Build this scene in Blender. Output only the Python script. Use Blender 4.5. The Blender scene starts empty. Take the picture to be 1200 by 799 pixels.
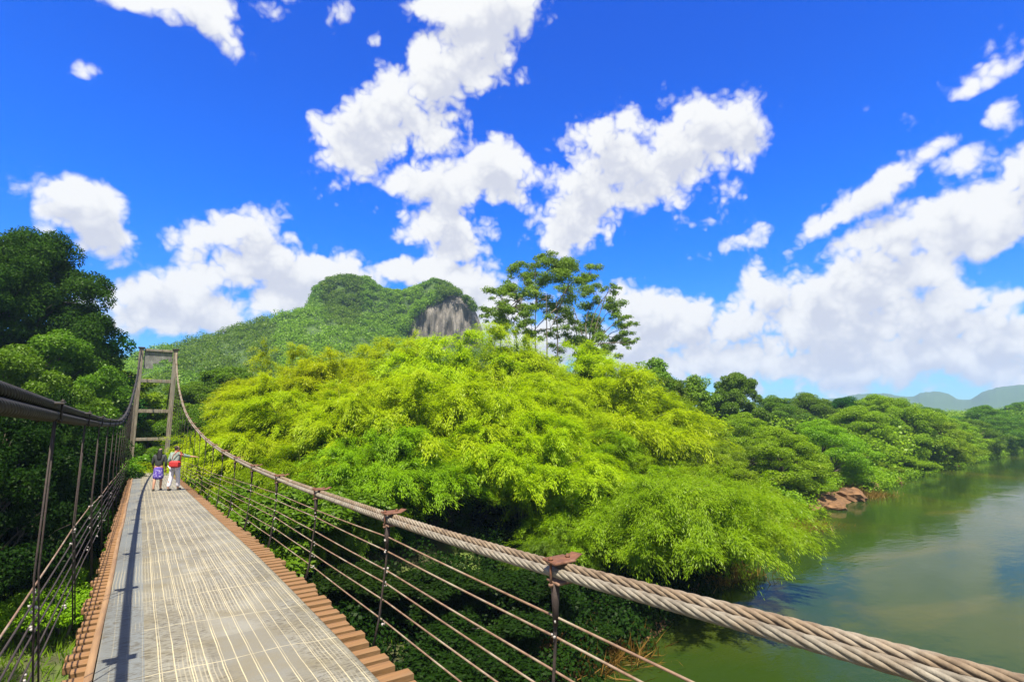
import bpy, math, random
import numpy as np
from mathutils import Vector, Matrix

R = math.radians
rng = np.random.default_rng(7)
random.seed(7)
scene = bpy.context.scene
col = scene.collection

# ------------------------------------------------------------------ camera
EYE = 10.0                       # metres above the river
F = 624.0                        # focal length in units of a 1200 px wide frame
PITCH, YAW = R(8.2), R(34.5)     # bridge runs along +Y, the camera looks to the right of it
cam_d = bpy.data.cameras.new('camera')
cam = bpy.data.objects.new('camera', cam_d)
col.objects.link(cam)
cam.location = (0, 0, EYE)
cam.rotation_euler = (R(90) + PITCH, 0, -YAW)
cam_d.sensor_width = 36
cam_d.lens = 36 * F / 1200
cam_d.clip_start = 0.05
cam_d.clip_end = 30000
scene.camera = cam

sy, cy_ = math.sin(YAW), math.cos(YAW)
sp, cp = math.sin(PITCH), math.cos(PITCH)


def ray(px, py):
    x, v = (px - 600) / F, (399.5 - py) / F
    f, u = cp - v * sp, sp + v * cp
    return Vector((x * cy_ + f * sy, -x * sy + f * cy_, u))


def at(px, py, Y):
    d = ray(px, py)
    s = Y / d.y
    return Vector((d.x * s, Y, EYE + d.z * s))


def at_dist(px, py, D):
    d = ray(px, py)
    s = D / math.hypot(d.x, d.y)
    return Vector((d.x * s, d.y * s, EYE + d.z * s))


# ------------------------------------------------------------------ helpers
def tag(o, label=None, cat=None, group=None, kind=None):
    if label: o['label'] = label
    if cat: o['category'] = cat
    if group: o['group'] = group
    if kind: o['kind'] = kind
    return o


def empty(name, loc=(0, 0, 0), parent=None):
    o = bpy.data.objects.new(name, None)
    col.objects.link(o)
    o.location = loc
    o.empty_display_size = 0.3
    if parent: o.parent = parent
    return o


def link_mesh(name, me, mat=None, parent=None, loc=(0, 0, 0)):
    o = bpy.data.objects.new(name, me)
    col.objects.link(o)
    if mat is not None and len(me.materials) == 0: me.materials.append(mat)
    if parent: o.parent = parent
    o.location = loc
    return o


def quads_mesh(name, V, nper=4):
    """V: (n, nper, 3) separate polygons"""
    n = V.shape[0]
    me = bpy.data.meshes.new(name)
    me.vertices.add(n * nper)
    me.vertices.foreach_set('co', V.reshape(-1).astype(np.float32))
    me.loops.add(n * nper)
    me.loops.foreach_set('vertex_index', np.arange(n * nper, dtype=np.int32))
    me.polygons.add(n)
    me.polygons.foreach_set('loop_start', np.arange(0, n * nper, nper, dtype=np.int32))
    me.update(calc_edges=True)
    return me


def grid_mesh(name, P, smooth=True, wrap=False):
    """P: (a, b, 3) grid of points"""
    a, b = P.shape[:2]
    idx = np.arange(a * b).reshape(a, b)
    if wrap:
        nx = np.roll(idx, -1, axis=1)
        f = np.stack([idx[:-1], nx[:-1], nx[1:], idx[1:]], -1).reshape(-1, 4)
    else:
        f = np.stack([idx[:-1, :-1], idx[:-1, 1:], idx[1:, 1:], idx[1:, :-1]], -1).reshape(-1, 4)
    me = bpy.data.meshes.new(name)
    me.vertices.add(a * b)
    me.vertices.foreach_set('co', P.reshape(-1).astype(np.float32))
    n = len(f)
    me.loops.add(n * 4)
    me.loops.foreach_set('vertex_index', f.reshape(-1).astype(np.int32))
    me.polygons.add(n)
    me.polygons.foreach_set('loop_start', np.arange(0, n * 4, 4, dtype=np.int32))
    if smooth: me.polygons.foreach_set('use_smooth', np.ones(n, dtype=bool))
    me.update(calc_edges=True)
    return me


class MB:
    def __init__(self):
        self.v, self.f, self.s = [], [], []

    def add(self, vs, fs, smooth=False):
        o = len(self.v)
        self.v += [tuple(p) for p in vs]
        self.f += [tuple(i + o for i in f) for f in fs]
        self.s += [smooth] * len(fs)

    def box(self, c, size, rot=None, taper=1.0, bev=0.0):
        sx, sy_, sz = [k / 2 for k in size]
        b = bev
        if b <= 0:
            pts = [(-sx, -sy_, -sz), (sx, -sy_, -sz), (sx, sy_, -sz), (-sx, sy_, -sz),
                   (-sx * taper, -sy_ * taper, sz), (sx * taper, -sy_ * taper, sz),
                   (sx * taper, sy_ * taper, sz), (-sx * taper, sy_ * taper, sz)]
            fs = [(3, 2, 1, 0), (4, 5, 6, 7), (0, 1, 5, 4), (1, 2, 6, 5), (2, 3, 7, 6), (3, 0, 4, 7)]
        else:
            pts, fs = [], []
            for z, inset in ((-sz, b), (-sz + b, 0), (sz - b, 0), (sz, b)):
                pts += [(-sx + inset, -sy_ + inset, z), (sx - inset, -sy_ + inset, z),
                        (sx - inset, sy_ - inset, z), (-sx + inset, sy_ - inset, z)]
            fs = [(3, 2, 1, 0), (12, 13, 14, 15)]
            for k in range(3):
                for j in range(4):
                    a, bb = k * 4 + j, k * 4 + (j + 1) % 4
                    fs.append((a, bb, bb + 4, a + 4))
        M = rot if rot is not None else Matrix.Identity(3)
        c = Vector(c)
        self.add([c + M @ Vector(p) for p in pts], fs)

    def tube(self, pts, radii, n=8, cap=True):
        pts = [Vector(p) for p in pts]
        if not hasattr(radii, '__len__'): radii = [radii] * len(pts)
        vs, fs = [], []
        up = Vector((0.13, 0.21, 0.97))
        for i, p in enumerate(pts):
            t = (pts[min(i + 1, len(pts) - 1)] - pts[max(i - 1, 0)]).normalized()
            a = t.cross(up)
            if a.length < 0.05: a = t.cross(Vector((1, 0, 0)))
            a.normalize()
            b = t.cross(a)
            for k in range(n):
                th = 2 * math.pi * k / n
                vs.append(p + (a * math.cos(th) + b * math.sin(th)) * radii[i])
        for i in range(len(pts) - 1):
            for k in range(n):
                k2 = (k + 1) % n
                fs.append((i * n + k, i * n + k2, (i + 1) * n + k2, (i + 1) * n + k))
        if cap:
            fs.append(tuple(range(n - 1, -1, -1)))
            fs.append(tuple((len(pts) - 1) * n + k for k in range(n)))
        self.add(vs, fs, True)

    def blob(self, c, r, seed=0, n=7, m=5, squash=(1, 1, 1), rough=0.25):
        rd = random.Random(seed)
        vs, fs = [], []
        for i in range(m + 1):
            ph = math.pi * i / m
            for k in range(n):
                th = 2 * math.pi * k / n
                rr = r * (1 + rd.uniform(-rough, rough))
                vs.append((c[0] + rr * math.sin(ph) * math.cos(th) * squash[0],
                           c[1] + rr * math.sin(ph) * math.sin(th) * squash[1],
                           c[2] + rr * math.cos(ph) * squash[2]))
        for i in range(m):
            for k in range(n):
                k2 = (k + 1) % n
                fs.append((i * n + k, (i + 1) * n + k, (i + 1) * n + k2, i * n + k2))
        self.add(vs, fs, True)

    def build(self, name, mat, parent=None, loc=(0, 0, 0)):
        me = bpy.data.meshes.new(name)
        me.from_pydata(self.v, [], self.f)
        me.polygons.foreach_set('use_smooth', np.array(self.s, dtype=bool))
        me.update()
        return link_mesh(name, me, mat, parent, loc)


# ------------------------------------------------------------------ materials
def new_mat(name):
    m = bpy.data.materials.new(name)
    m.use_nodes = True
    nt = m.node_tree
    nt.nodes.clear()
    out = nt.nodes.new('ShaderNodeOutputMaterial')
    return m, nt, out


def N(nt, typ, **kw):
    n = nt.nodes.new(typ)
    for k, v in kw.items():
        if k.startswith('i_'):
            key = k[2:]
            n.inputs[int(key) if key.isdigit() else key].default_value = v
        else:
            setattr(n, k, v)
    return n


def L(nt, a, b):
    nt.links.new(a, b)


def math_n(nt, op, a, b=None, c=None, clamp=False):
    n = nt.nodes.new('ShaderNodeMath')
    n.operation = op
    n.use_clamp = clamp
    for i, x in enumerate((a, b, c)):
        if x is None: continue
        if isinstance(x, (int, float)): n.inputs[i].default_value = x
        else: nt.links.new(x, n.inputs[i])
    return n.outputs[0]


def mixc(nt, fac, a, b, mode='MIX'):
    n = nt.nodes.new('ShaderNodeMix')
    n.data_type = 'RGBA'
    n.blend_type = mode
    for i, x in ((0, fac), (6, a), (7, b)):
        if isinstance(x, (int, float)): n.inputs[i].default_value = x
        elif isinstance(x, tuple): n.inputs[i].default_value = (*x, 1) if len(x) == 3 else x
        else: nt.links.new(x, n.inputs[i])
    return n.outputs[2]


def ramp(nt, fac, stops):
    n = nt.nodes.new('ShaderNodeValToRGB')
    cr = n.color_ramp
    while len(cr.elements) < len(stops): cr.elements.new(0.5)
    for e, (p, c) in zip(cr.elements, stops):
        e.position = p
        e.color = (*c, 1) if len(c) == 3 else c
    nt.links.new(fac, n.inputs[0])
    return n.outputs[0]


def noise(nt, vec, scale, detail=3, rough=0.55, dist=0.0):
    n = N(nt, 'ShaderNodeTexNoise')
    n.inputs['Scale'].default_value = scale
    n.inputs['Detail'].default_value = detail
    n.inputs['Roughness'].default_value = rough
    n.inputs['Distortion'].default_value = dist
    if vec is not None: nt.links.new(vec, n.inputs['Vector'])
    return n.outputs['Fac']


def coords(nt, kind='Object', scale=None):
    t = nt.nodes.new('ShaderNodeTexCoord').outputs[kind]
    if scale is None: return t
    mp = nt.nodes.new('ShaderNodeMapping')
    mp.inputs['Scale'].default_value = scale
    nt.links.new(t, mp.inputs['Vector'])
    return mp.outputs[0]


def leaf_mat(name, c1, c2, c3, trans=0.45, nscale=0.35, gloss=0.015, rvar=0.3):
    """c1 main, c2 dark patches, c3 pale patches of the foliage"""
    m, nt, out = new_mat(name)
    co = coords(nt, 'Object')
    n1 = noise(nt, co, nscale, 3)
    geo = nt.nodes.new('ShaderNodeNewGeometry')
    rnd = geo.outputs['Random Per Island']
    f = math_n(nt, 'ADD', math_n(nt, 'MULTIPLY', n1, 1.3), math_n(nt, 'MULTIPLY', rnd, rvar))
    f = math_n(nt, 'SUBTRACT', f, 0.15 + rvar * 0.5)
    c = ramp(nt, f, [(0.15, c2), (0.45, c1), (0.62, c1), (0.95, c3)])
    oi = nt.nodes.new('ShaderNodeObjectInfo')
    hs = nt.nodes.new('ShaderNodeHueSaturation')
    L(nt, math_n(nt, 'ADD', 0.485, math_n(nt, 'MULTIPLY', oi.outputs['Random'], 0.03)), hs.inputs['Hue'])
    L(nt, math_n(nt, 'ADD', 0.88, math_n(nt, 'MULTIPLY', oi.outputs['Random'], 0.24)), hs.inputs['Value'])
    L(nt, c, hs.inputs['Color'])
    c = hs.outputs[0]
    d = N(nt, 'ShaderNodeBsdfDiffuse')
    L(nt, c, d.inputs['Color'])
    t = N(nt, 'ShaderNodeBsdfTranslucent')
    L(nt, mixc(nt, 1.0, c, (1.05, 1.1, 0.55), 'MULTIPLY'), t.inputs['Color'])
    mx = N(nt, 'ShaderNodeMixShader')
    mx.inputs[0].default_value = trans
    L(nt, d.outputs[0], mx.inputs[1])
    L(nt, t.outputs[0], mx.inputs[2])
    g = N(nt, 'ShaderNodeBsdfGlossy')
    g.inputs['Roughness'].default_value = 0.45
    g.inputs['Color'].default_value = (0.8, 0.8, 0.7, 1)
    mx2 = N(nt, 'ShaderNodeMixShader')
    mx2.inputs[0].default_value = gloss
    L(nt, mx.outputs[0], mx2.inputs[1])
    L(nt, g.outputs[0], mx2.inputs[2])
    L(nt, mx2.outputs[0], out.inputs['Surface'])
    return m


def rough_mat(name, c1, c2, scale=6.0, rough=0.85, stretch=(1, 1, 1), bump=0.3, metal=0.0, c3=None, detail=5):
    m, nt, out = new_mat(name)
    co = coords(nt, 'Object', stretch)
    n1 = noise(nt, co, scale, detail, 0.6)
    c = ramp(nt, n1, [(0.3, c2), (0.68, c1)])
    if c3 is not None:
        n2 = noise(nt, co, scale * 0.23, 4, 0.65)
        c = mixc(nt, ramp(nt, n2, [(0.5, (0, 0, 0)), (0.65, (1, 1, 1))]), c, c3)
    b = N(nt, 'ShaderNodeBsdfPrincipled')
    L(nt, c, b.inputs['Base Color'])
    b.inputs['Roughness'].default_value = rough
    b.inputs['Metallic'].default_value = metal
    bp = N(nt, 'ShaderNodeBump')
    bp.inputs['Strength'].default_value = bump
    bp.inputs['Distance'].default_value = 0.02
    L(nt, n1, bp.inputs['Height'])
    L(nt, bp.outputs[0], b.inputs['Normal'])
    L(nt, b.outputs[0], out.inputs['Surface'])
    return m


def plain_mat(name, c, rough=0.8):
    return rough_mat(name, c, tuple(k * 0.75 for k in c), 9.0, rough, bump=0.1)


M = {}
M['bamboo'] = leaf_mat('bamboo_leaf', (0.325, 0.42, 0.003), (0.22, 0.32, 0.003), (0.40, 0.47, 0.008), 0.56, 0.22, rvar=0.15)
M['bamboo_green'] = leaf_mat('bamboo_green_leaf', (0.195, 0.325, 0.003), (0.115, 0.21, 0.003), (0.28, 0.39, 0.008), 0.55, 0.22, rvar=0.15)
M['leaf_mid'] = leaf_mat('leaf_mid', (0.085, 0.175, 0.005), (0.04, 0.10, 0.004), (0.15, 0.235, 0.01), 0.42, 0.3)
M['leaf_bright'] = leaf_mat('leaf_bright', (0.165, 0.285, 0.004), (0.08, 0.17, 0.004), (0.25, 0.35, 0.01), 0.42, 0.3)
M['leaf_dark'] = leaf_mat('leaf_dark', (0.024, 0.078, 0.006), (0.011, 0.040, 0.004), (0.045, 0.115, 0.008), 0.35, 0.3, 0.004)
M['leaf_shade'] = leaf_mat('leaf_shade', (0.011, 0.029, 0.003), (0.006, 0.014, 0.002), (0.022, 0.046, 0.004), 0.3, 0.4, 0.004)  # near-black leaves: deep shade under bamboo and trees painted into the colour
M['leaf_airy'] = leaf_mat('leaf_airy', (0.13, 0.235, 0.014), (0.08, 0.165, 0.016), (0.20, 0.30, 0.012), 0.4, 0.25)
M['leaf_hill'] = leaf_mat('leaf_hill', (0.13, 0.215, 0.008), (0.06, 0.125, 0.01), (0.20, 0.27, 0.012), 0.35, 0.02, rvar=0.12)
M['grass'] = leaf_mat('grass_blade', (0.13, 0.22, 0.008), (0.07, 0.14, 0.006), (0.2, 0.26, 0.015), 0.4, 0.5)
M['dry'] = leaf_mat('dry_grass', (0.17, 0.095, 0.02), (0.08, 0.04, 0.01), (0.25, 0.17, 0.04), 0.3, 1.5)
M['bark'] = rough_mat('bark', (0.16, 0.13, 0.09), (0.06, 0.05, 0.035), 8, 0.95, (1, 1, 0.25), 0.6)
M['bark_dark'] = rough_mat('bark_dark', (0.05, 0.042, 0.03), (0.02, 0.017, 0.012), 8, 0.95, (1, 1, 0.25), 0.6)
M['bark_pale'] = rough_mat('bark_pale', (0.38, 0.36, 0.31), (0.2, 0.19, 0.15), 6, 0.9, (1, 1, 0.3), 0.4)
M['culm'] = rough_mat('bamboo_culm', (0.2, 0.22, 0.04), (0.1, 0.12, 0.03), 5, 0.5, (1, 1, 0.3), 0.1)
M['plank'] = rough_mat('plank_wood', (0.21, 0.108, 0.036), (0.095, 0.046, 0.016), 7, 0.8, (0.35, 2.5, 2), 0.5, c3=(0.13, 0.08, 0.04))
M['board'] = rough_mat('edge_board_wood', (0.25, 0.15, 0.068), (0.14, 0.078, 0.036), 6, 0.8, (3, 0.25, 2), 0.4)
M['tower_wood'] = rough_mat('weathered_timber', (0.23, 0.20, 0.145), (0.08, 0.066, 0.045), 5, 0.9, (2, 2, 0.3), 0.6, c3=(0.15, 0.15, 0.12))
M['tower_plate'] = rough_mat('tower_plate', (0.2, 0.2, 0.19), (0.07, 0.07, 0.065), 3.5, 0.85, (1, 1, 0.6), 0.4)
M['rope'] = rough_mat('wire_rope', (0.23, 0.205, 0.155), (0.10, 0.083, 0.058), 14, 0.75, (1, 1, 1), 0.5, 0.0, c3=(0.15, 0.112, 0.07))
M['rope_brown'] = rough_mat('wire_rope_brown', (0.20, 0.148, 0.092), (0.09, 0.06, 0.034), 14, 0.8, (1, 1, 1), 0.5, 0.0, c3=(0.22, 0.185, 0.135))
M['rope_shade'] = rough_mat('wire_rope_shade', (0.026, 0.021, 0.016), (0.010, 0.008, 0.006), 14, 0.8, bump=0.5)  # rope colour darkened to paint in the shaded side of the left cable
M['rust'] = rough_mat('rusty_plate', (0.15, 0.058, 0.024), (0.055, 0.022, 0.012), 18, 0.85, bump=0.5, c3=(0.2, 0.12, 0.08))
M['rust_dark'] = rough_mat('rusty_rod', (0.035, 0.021, 0.016), (0.014, 0.010, 0.009), 20, 0.8, bump=0.4)
M['rail'] = rough_mat('rail_wire', (0.23, 0.145, 0.09), (0.12, 0.066, 0.04), 12, 0.6, bump=0.2, c3=(0.27, 0.225, 0.16))
M['tie'] = plain_mat('tie_cloth', (0.36, 0.33, 0.31))
M['concrete'] = rough_mat('landing_concrete', (0.5, 0.48, 0.44), (0.34, 0.32, 0.29), 4, 0.9, bump=0.3)
M['boulder'] = rough_mat('boulder_stone', (0.19, 0.10, 0.042), (0.07, 0.036, 0.016), 1.2, 0.95, bump=0.9, c3=(0.2, 0.11, 0.05))
M['skin'] = plain_mat('skin', (0.42, 0.22, 0.14), 0.6)
M['hair'] = plain_mat('hair', (0.012, 0.010, 0.010), 0.5)
M['black_cloth'] = plain_mat('black_cloth', (0.03, 0.035, 0.035))
M['green_cloth'] = rough_mat('grey_green_cloth', (0.30, 0.36, 0.32), (0.09, 0.13, 0.11), 5, 0.9, bump=0.1)
M['lilac_cloth'] = plain_mat('lilac_cloth', (0.6, 0.57, 0.64))
M['red_cloth'] = plain_mat('red_cloth', (0.42, 0.02, 0.02))
M['purple_cloth'] = rough_mat('purple_print_cloth', (0.07, 0.035, 0.30), (0.06, 0.03, 0.26), 45, 0.9, bump=0.1, c3=(0.42, 0.38, 0.6))
M['shoe'] = plain_mat('shoe', (0.03, 0.025, 0.02))


# deck plate: grey steel sheet with raised pale ribs, welds and fine tread
def deck_material():
    m, nt, out = new_mat('tread_plate')
    co = coords(nt, 'Object')
    sep = N(nt, 'ShaderNodeSeparateXYZ')
    L(nt, co, sep.inputs[0])
    X, Y = sep.outputs[0], sep.outputs[1]
    wob = noise(nt, co, 0.55, 2)
    wob2 = noise(nt, co, 2.3, 2)
    xw = math_n(nt, 'ADD', X, math_n(nt, 'MULTIPLY', math_n(nt, 'SUBTRACT', wob, 0.5), 0.045))
    xw = math_n(nt, 'ADD', xw, math_n(nt, 'MULTIPLY', math_n(nt, 'SUBTRACT', wob2, 0.5), 0.012))

    def line(v, period, width, soft=0.5):
        f = math_n(nt, 'FRACT', math_n(nt, 'DIVIDE', v, period))
        a = math_n(nt, 'ABSOLUTE', math_n(nt, 'SUBTRACT', f, 0.5))
        mr = N(nt, 'ShaderNodeMapRange')
        L(nt, a, mr.inputs[0])
        w = width / period
        mr.inputs[1].default_value = w * (1 + soft)
        mr.inputs[2].default_value = w * (1 - soft)
        return mr.outputs[0]
    ribs = line(xw, 0.104, 0.0038)
    ribs2 = math_n(nt, 'MULTIPLY', line(math_n(nt, 'ADD', xw, 0.035), 0.208, 0.0028), 0.7)
    yw = math_n(nt, 'ADD', Y, math_n(nt, 'MULTIPLY', math_n(nt, 'SUBTRACT', wob, 0.5), 0.7))
    cross = math_n(nt, 'MULTIPLY', line(yw, 1.12, 0.006), 0.85)
    # patches of fine tread (small cross ticks and stripes) between the ribs
    patch = ramp(nt, noise(nt, coords(nt, 'Object', (1.6, 0.5, 1)), 1.1, 3), [(0.44, (0, 0, 0)), (0.54, (1, 1, 1))])
    v2 = coords(nt, 'Object', (9, 30, 1))
    ticks = ramp(nt, noise(nt, v2, 1.5, 2, 0.6), [(0.5, (0, 0, 0)), (0.58, (1, 1, 1))])
    patch2 = ramp(nt, noise(nt, coords(nt, 'Object', (1.0, 0.35, 1)), 1.7, 2), [(0.47, (0, 0, 0)), (0.55, (1, 1, 1))])
    fine = math_n(nt, 'MULTIPLY', line(math_n(nt, 'ADD', xw, math_n(nt, 'MULTIPLY', wob2, 0.012)), 0.0317, 0.0045), patch2)
    tread = math_n(nt, 'MULTIPLY', ticks, patch)
    pan = N(nt, 'ShaderNodeTexBrick')
    pan.offset = 0.0
    pan.inputs['Scale'].default_value = 1.0
    pan.inputs['Brick Width'].default_value = 0.6
    pan.inputs['Row Height'].default_value = 1.12
    pan.inputs['Mortar Size'].default_value = 0.0
    pan.inputs['Color1'].default_value = (0.135, 0.130, 0.104, 1)
    pan.inputs['Color2'].default_value = (0.19, 0.183, 0.146, 1)
    L(nt, co, pan.inputs['Vector'])
    dirt = noise(nt, co, 3.0, 5, 0.65)
    base = mixc(nt, ramp(nt, dirt, [(0.35, (0, 0, 0)), (0.7, (1, 1, 1))]), pan.outputs[0], (0.135, 0.118, 0.072))
    # blue-grey strip along the left edge
    strip = math_n(nt, 'LESS_THAN', X, 0.17)
    base = mixc(nt, math_n(nt, 'MULTIPLY', strip, 0.8), base, (0.12, 0.135, 0.14))
    c = mixc(nt, math_n(nt, 'MULTIPLY', tread, 0.75), base, (0.07, 0.06, 0.038))
    c = mixc(nt, math_n(nt, 'MULTIPLY', fine, 0.65), c, (0.28, 0.25, 0.17))
    keep = math_n(nt, 'SUBTRACT', 1.0, math_n(nt, 'MULTIPLY', strip, 0.8))
    ln = math_n(nt, 'MAXIMUM', math_n(nt, 'MAXIMUM', ribs, ribs2), cross)
    fade = ramp(nt, noise(nt, co, 1.9, 3), [(0.3, (0.35, 0.35, 0.35)), (0.6, (1, 1, 1))])
    ln = math_n(nt, 'MULTIPLY', math_n(nt, 'MULTIPLY', ln, keep), fade)
    c = mixc(nt, ln, c, (0.42, 0.365, 0.225))
    b = N(nt, 'ShaderNodeBsdfPrincipled')
    L(nt, c, b.inputs['Base Color'])
    b.inputs['Roughness'].default_value = 0.6
    h = math_n(nt, 'ADD', ln, math_n(nt, 'MULTIPLY', tread, -0.4))
    h = math_n(nt, 'ADD', h, math_n(nt, 'MULTIPLY', dirt, 0.4))
    bp = N(nt, 'ShaderNodeBump')
    bp.inputs['Strength'].default_value = 0.5
    bp.inputs['Distance'].default_value = 0.006
    L(nt, h, bp.inputs['Height'])
    L(nt, bp.outputs[0], b.inputs['Normal'])
    L(nt, b.outputs[0], out.inputs['Surface'])
    return m


M['deck'] = deck_material()


def ground_material():
    m, nt, out = new_mat('river_land')
    co = coords(nt, 'Object')
    sep = N(nt, 'ShaderNodeSeparateXYZ')
    L(nt, co, sep.inputs[0])
    n1 = noise(nt, co, 0.35, 5)
    n2 = noise(nt, co, 2.2, 5, 0.65)
    grass = ramp(nt, n2, [(0.3, (0.05, 0.10, 0.008)), (0.7, (0.13, 0.2, 0.012))])
    clay = ramp(nt, n2, [(0.3, (0.06, 0.03, 0.01)), (0.7, (0.18, 0.095, 0.035))])
    h = math_n(nt, 'ADD', sep.outputs[2], math_n(nt, 'MULTIPLY', n1, 1.6))
    f = ramp(nt, math_n(nt, 'DIVIDE', h, 4.0), [(0.42, (0, 0, 0)), (0.6, (1, 1, 1))])
    c = mixc(nt, f, clay, grass)
    litter = ramp(nt, noise(nt, co, 0.16, 3), [(0.40, (0, 0, 0)), (0.52, (1, 1, 1))])
    c = mixc(nt, math_n(nt, 'MULTIPLY', math_n(nt, 'MULTIPLY', litter, f), 0.85), c, (0.035, 0.03, 0.014))
    b = N(nt, 'ShaderNodeBsdfPrincipled')
    L(nt, c, b.inputs['Base Color'])
    b.inputs['Roughness'].default_value = 0.95
    bp = N(nt, 'ShaderNodeBump')
    bp.inputs['Strength'].default_value = 0.8
    bp.inputs['Distance'].default_value = 0.12
    L(nt, n2, bp.inputs['Height'])
    L(nt, bp.outputs[0], b.inputs['Normal'])
    L(nt, b.outputs[0], out.inputs['Surface'])
    return m


def water_material():
    m, nt, out = new_mat('river_water')
    co = coords(nt, 'Object')
    n1 = noise(nt, coords(nt, 'Object', (1.0, 1.0, 1)), 0.045, 4, 0.5, 0.6)
    c = ramp(nt, n1, [(0.25, (0.012, 0.029, 0.006)), (0.5, (0.017, 0.034, 0.005)), (0.64, (0.034, 0.043, 0.006)), (0.78, (0.07, 0.06, 0.010))])
    n2 = noise(nt, coords(nt, 'Object', (0.5, 1, 1)), 0.13, 4, 0.55, 0.5)
    shoal = ramp(nt, n2, [(0.56, (0, 0, 0)), (0.72, (1, 1, 1))])
    c = mixc(nt, math_n(nt, 'MULTIPLY', shoal, 0.45), c, (0.085, 0.07, 0.012))
    b = N(nt, 'ShaderNodeBsdfPrincipled')
    L(nt, c, b.inputs['Base Color'])
    b.inputs['Roughness'].default_value = 0.06
    b.inputs['IOR'].default_value = 1.33
    b.inputs['Specular IOR Level'].default_value = 0.09
    w1 = noise(nt, coords(nt, 'Object', (1, 1.7, 1)), 1.3, 4, 0.6, 0.4)
    w2 = noise(nt, coords(nt, 'Object', (0.55, 1, 1)), 0.3, 3, 0.5, 0.3)
    calm = ramp(nt, noise(nt, co, 0.05, 2), [(0.4, (0.25, 0.25, 0.25)), (0.65, (1, 1, 1))])
    h = math_n(nt, 'ADD', math_n(nt, 'MULTIPLY', math_n(nt, 'MULTIPLY', w1, calm), 0.05), math_n(nt, 'MULTIPLY', w2, 0.10))
    bp = N(nt, 'ShaderNodeBump')
    bp.inputs['Strength'].default_value = 0.38
    bp.inputs['Distance'].default_value = 1.0
    L(nt, h, bp.inputs['Height'])
    L(nt, bp.outputs[0], b.inputs['Normal'])
    L(nt, b.outputs[0], out.inputs['Surface'])
    return m


def rock_material():
    m, nt, out = new_mat('cliff_rock')
    co = coords(nt, 'Object', (1, 1, 0.22))
    n1 = noise(nt, co, 0.55, 6, 0.7)
    n2 = noise(nt, coords(nt, 'Object', (1, 1, 0.1)), 1.3, 4, 0.6)
    c = ramp(nt, n1, [(0.3, (0.065, 0.06, 0.052)), (0.5, (0.145, 0.132, 0.113)), (0.72, (0.25, 0.228, 0.195))])
    c = mixc(nt, ramp(nt, n2, [(0.36, (0.32, 0.32, 0.32)), (0.5, (0, 0, 0))]), c, (0.08, 0.075, 0.06))
    b = N(nt, 'ShaderNodeBsdfPrincipled')
    L(nt, c, b.inputs['Base Color'])
    b.inputs['Roughness'].default_value = 0.95
    bp = N(nt, 'ShaderNodeBump')
    bp.inputs['Strength'].default_value = 0.9
    bp.inputs['Distance'].default_value = 1.2
    L(nt, math_n(nt, 'ADD', n1, n2), bp.inputs['Height'])
    L(nt, bp.outputs[0], b.inputs['Normal'])
    L(nt, b.outputs[0], out.inputs['Surface'])
    return m


# ------------------------------------------------------------------ terrain
BX = np.array([-6000, -400, -60, 0, 10, 18, 30, 51, 106, 160, 223, 300, 6000.0])
BY = np.array([-20, 0, 10, 13.5, 15.5, 18, 21.8, 28.4, 38, 43, 48, 52, 60.0])


def vnoise(x, y, seed=0):
    """cheap smooth value noise, vectorised"""
    x = np.asarray(x, float); y = np.asarray(y, float)
    xi, yi = np.floor(x), np.floor(y)
    fx, fy = x - xi, y - yi
    fx, fy = fx * fx * (3 - 2 * fx), fy * fy * (3 - 2 * fy)

    def h(a, b):
        s = np.sin(a * 127.1 + b * 311.7 + seed * 74.7) * 43758.5453
        return s - np.floor(s)
    return (h(xi, yi) * (1 - fx) + h(xi + 1, yi) * fx) * (1 - fy) + (h(xi, yi + 1) * (1 - fx) + h(xi + 1, yi + 1) * fx) * fy


def ground_z(X, Y):
    X = np.asarray(X, float); Y = np.asarray(Y, float)
    yb = np.interp(X, BX, BY) + (vnoise(X / 5, Y * 0 + 3.3) - 0.5) * 2.0
    d = np.maximum(Y - yb, -42 - Y)
    d = np.maximum(d, X - (232 + (48 - Y) * 0.5))
    n = vnoise(X / 6, Y / 6, 1) - 0.5
    n2 = vnoise(X / 1.7, Y / 1.7, 2) - 0.5
    up = 0.7 * (1 - np.exp(-np.maximum(d, 0) / 1.6)) + 6.3 * (1 - np.exp(-np.maximum(d, 0) / 42)) + n * 0.9 * np.clip(d / 6, 0, 1) + n2 * 0.25 * np.clip(d / 3, 0, 1)
    z = np.where(d > 0, up, np.maximum(-2.5, 0.4 * d))
    return z


def axis(lo, hi, fine_lo, fine_hi, step):
    a = list(np.arange(fine_lo, fine_hi + 0.01, step))
    s, v = step, fine_hi
    while v < hi:
        s *= 1.25
        v += s
        a.append(min(v, hi))
    s, v = step, fine_lo
    pre = []
    while v > lo:
        s *= 1.25
        v -= s
        pre.append(max(v, lo))
    return np.array(pre[::-1] + a)


gx = axis(-2500, 2500, -30, 120, 0.8)
gy = axis(-2500, 2500, 8, 64, 0.8)
GX, GY = np.meshgrid(gx, gy, indexing='xy')
GZ = ground_z(GX, GY)
g = link_mesh('ground', grid_mesh('ground', np.stack([GX, GY, GZ], -1)), ground_material())
tag(g, kind='structure')
w = link_mesh('water', grid_mesh('water', np.array([[(-2400, -120, 0), (600, -120, 0)], [(-2400, 140, 0), (600, 140, 0)]], float)), water_material())
tag(w, kind='structure')


# ------------------------------------------------------------------ foliage
def unit(v):
    return v / np.maximum(np.linalg.norm(v, axis=-1, keepdims=True), 1e-9)


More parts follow.
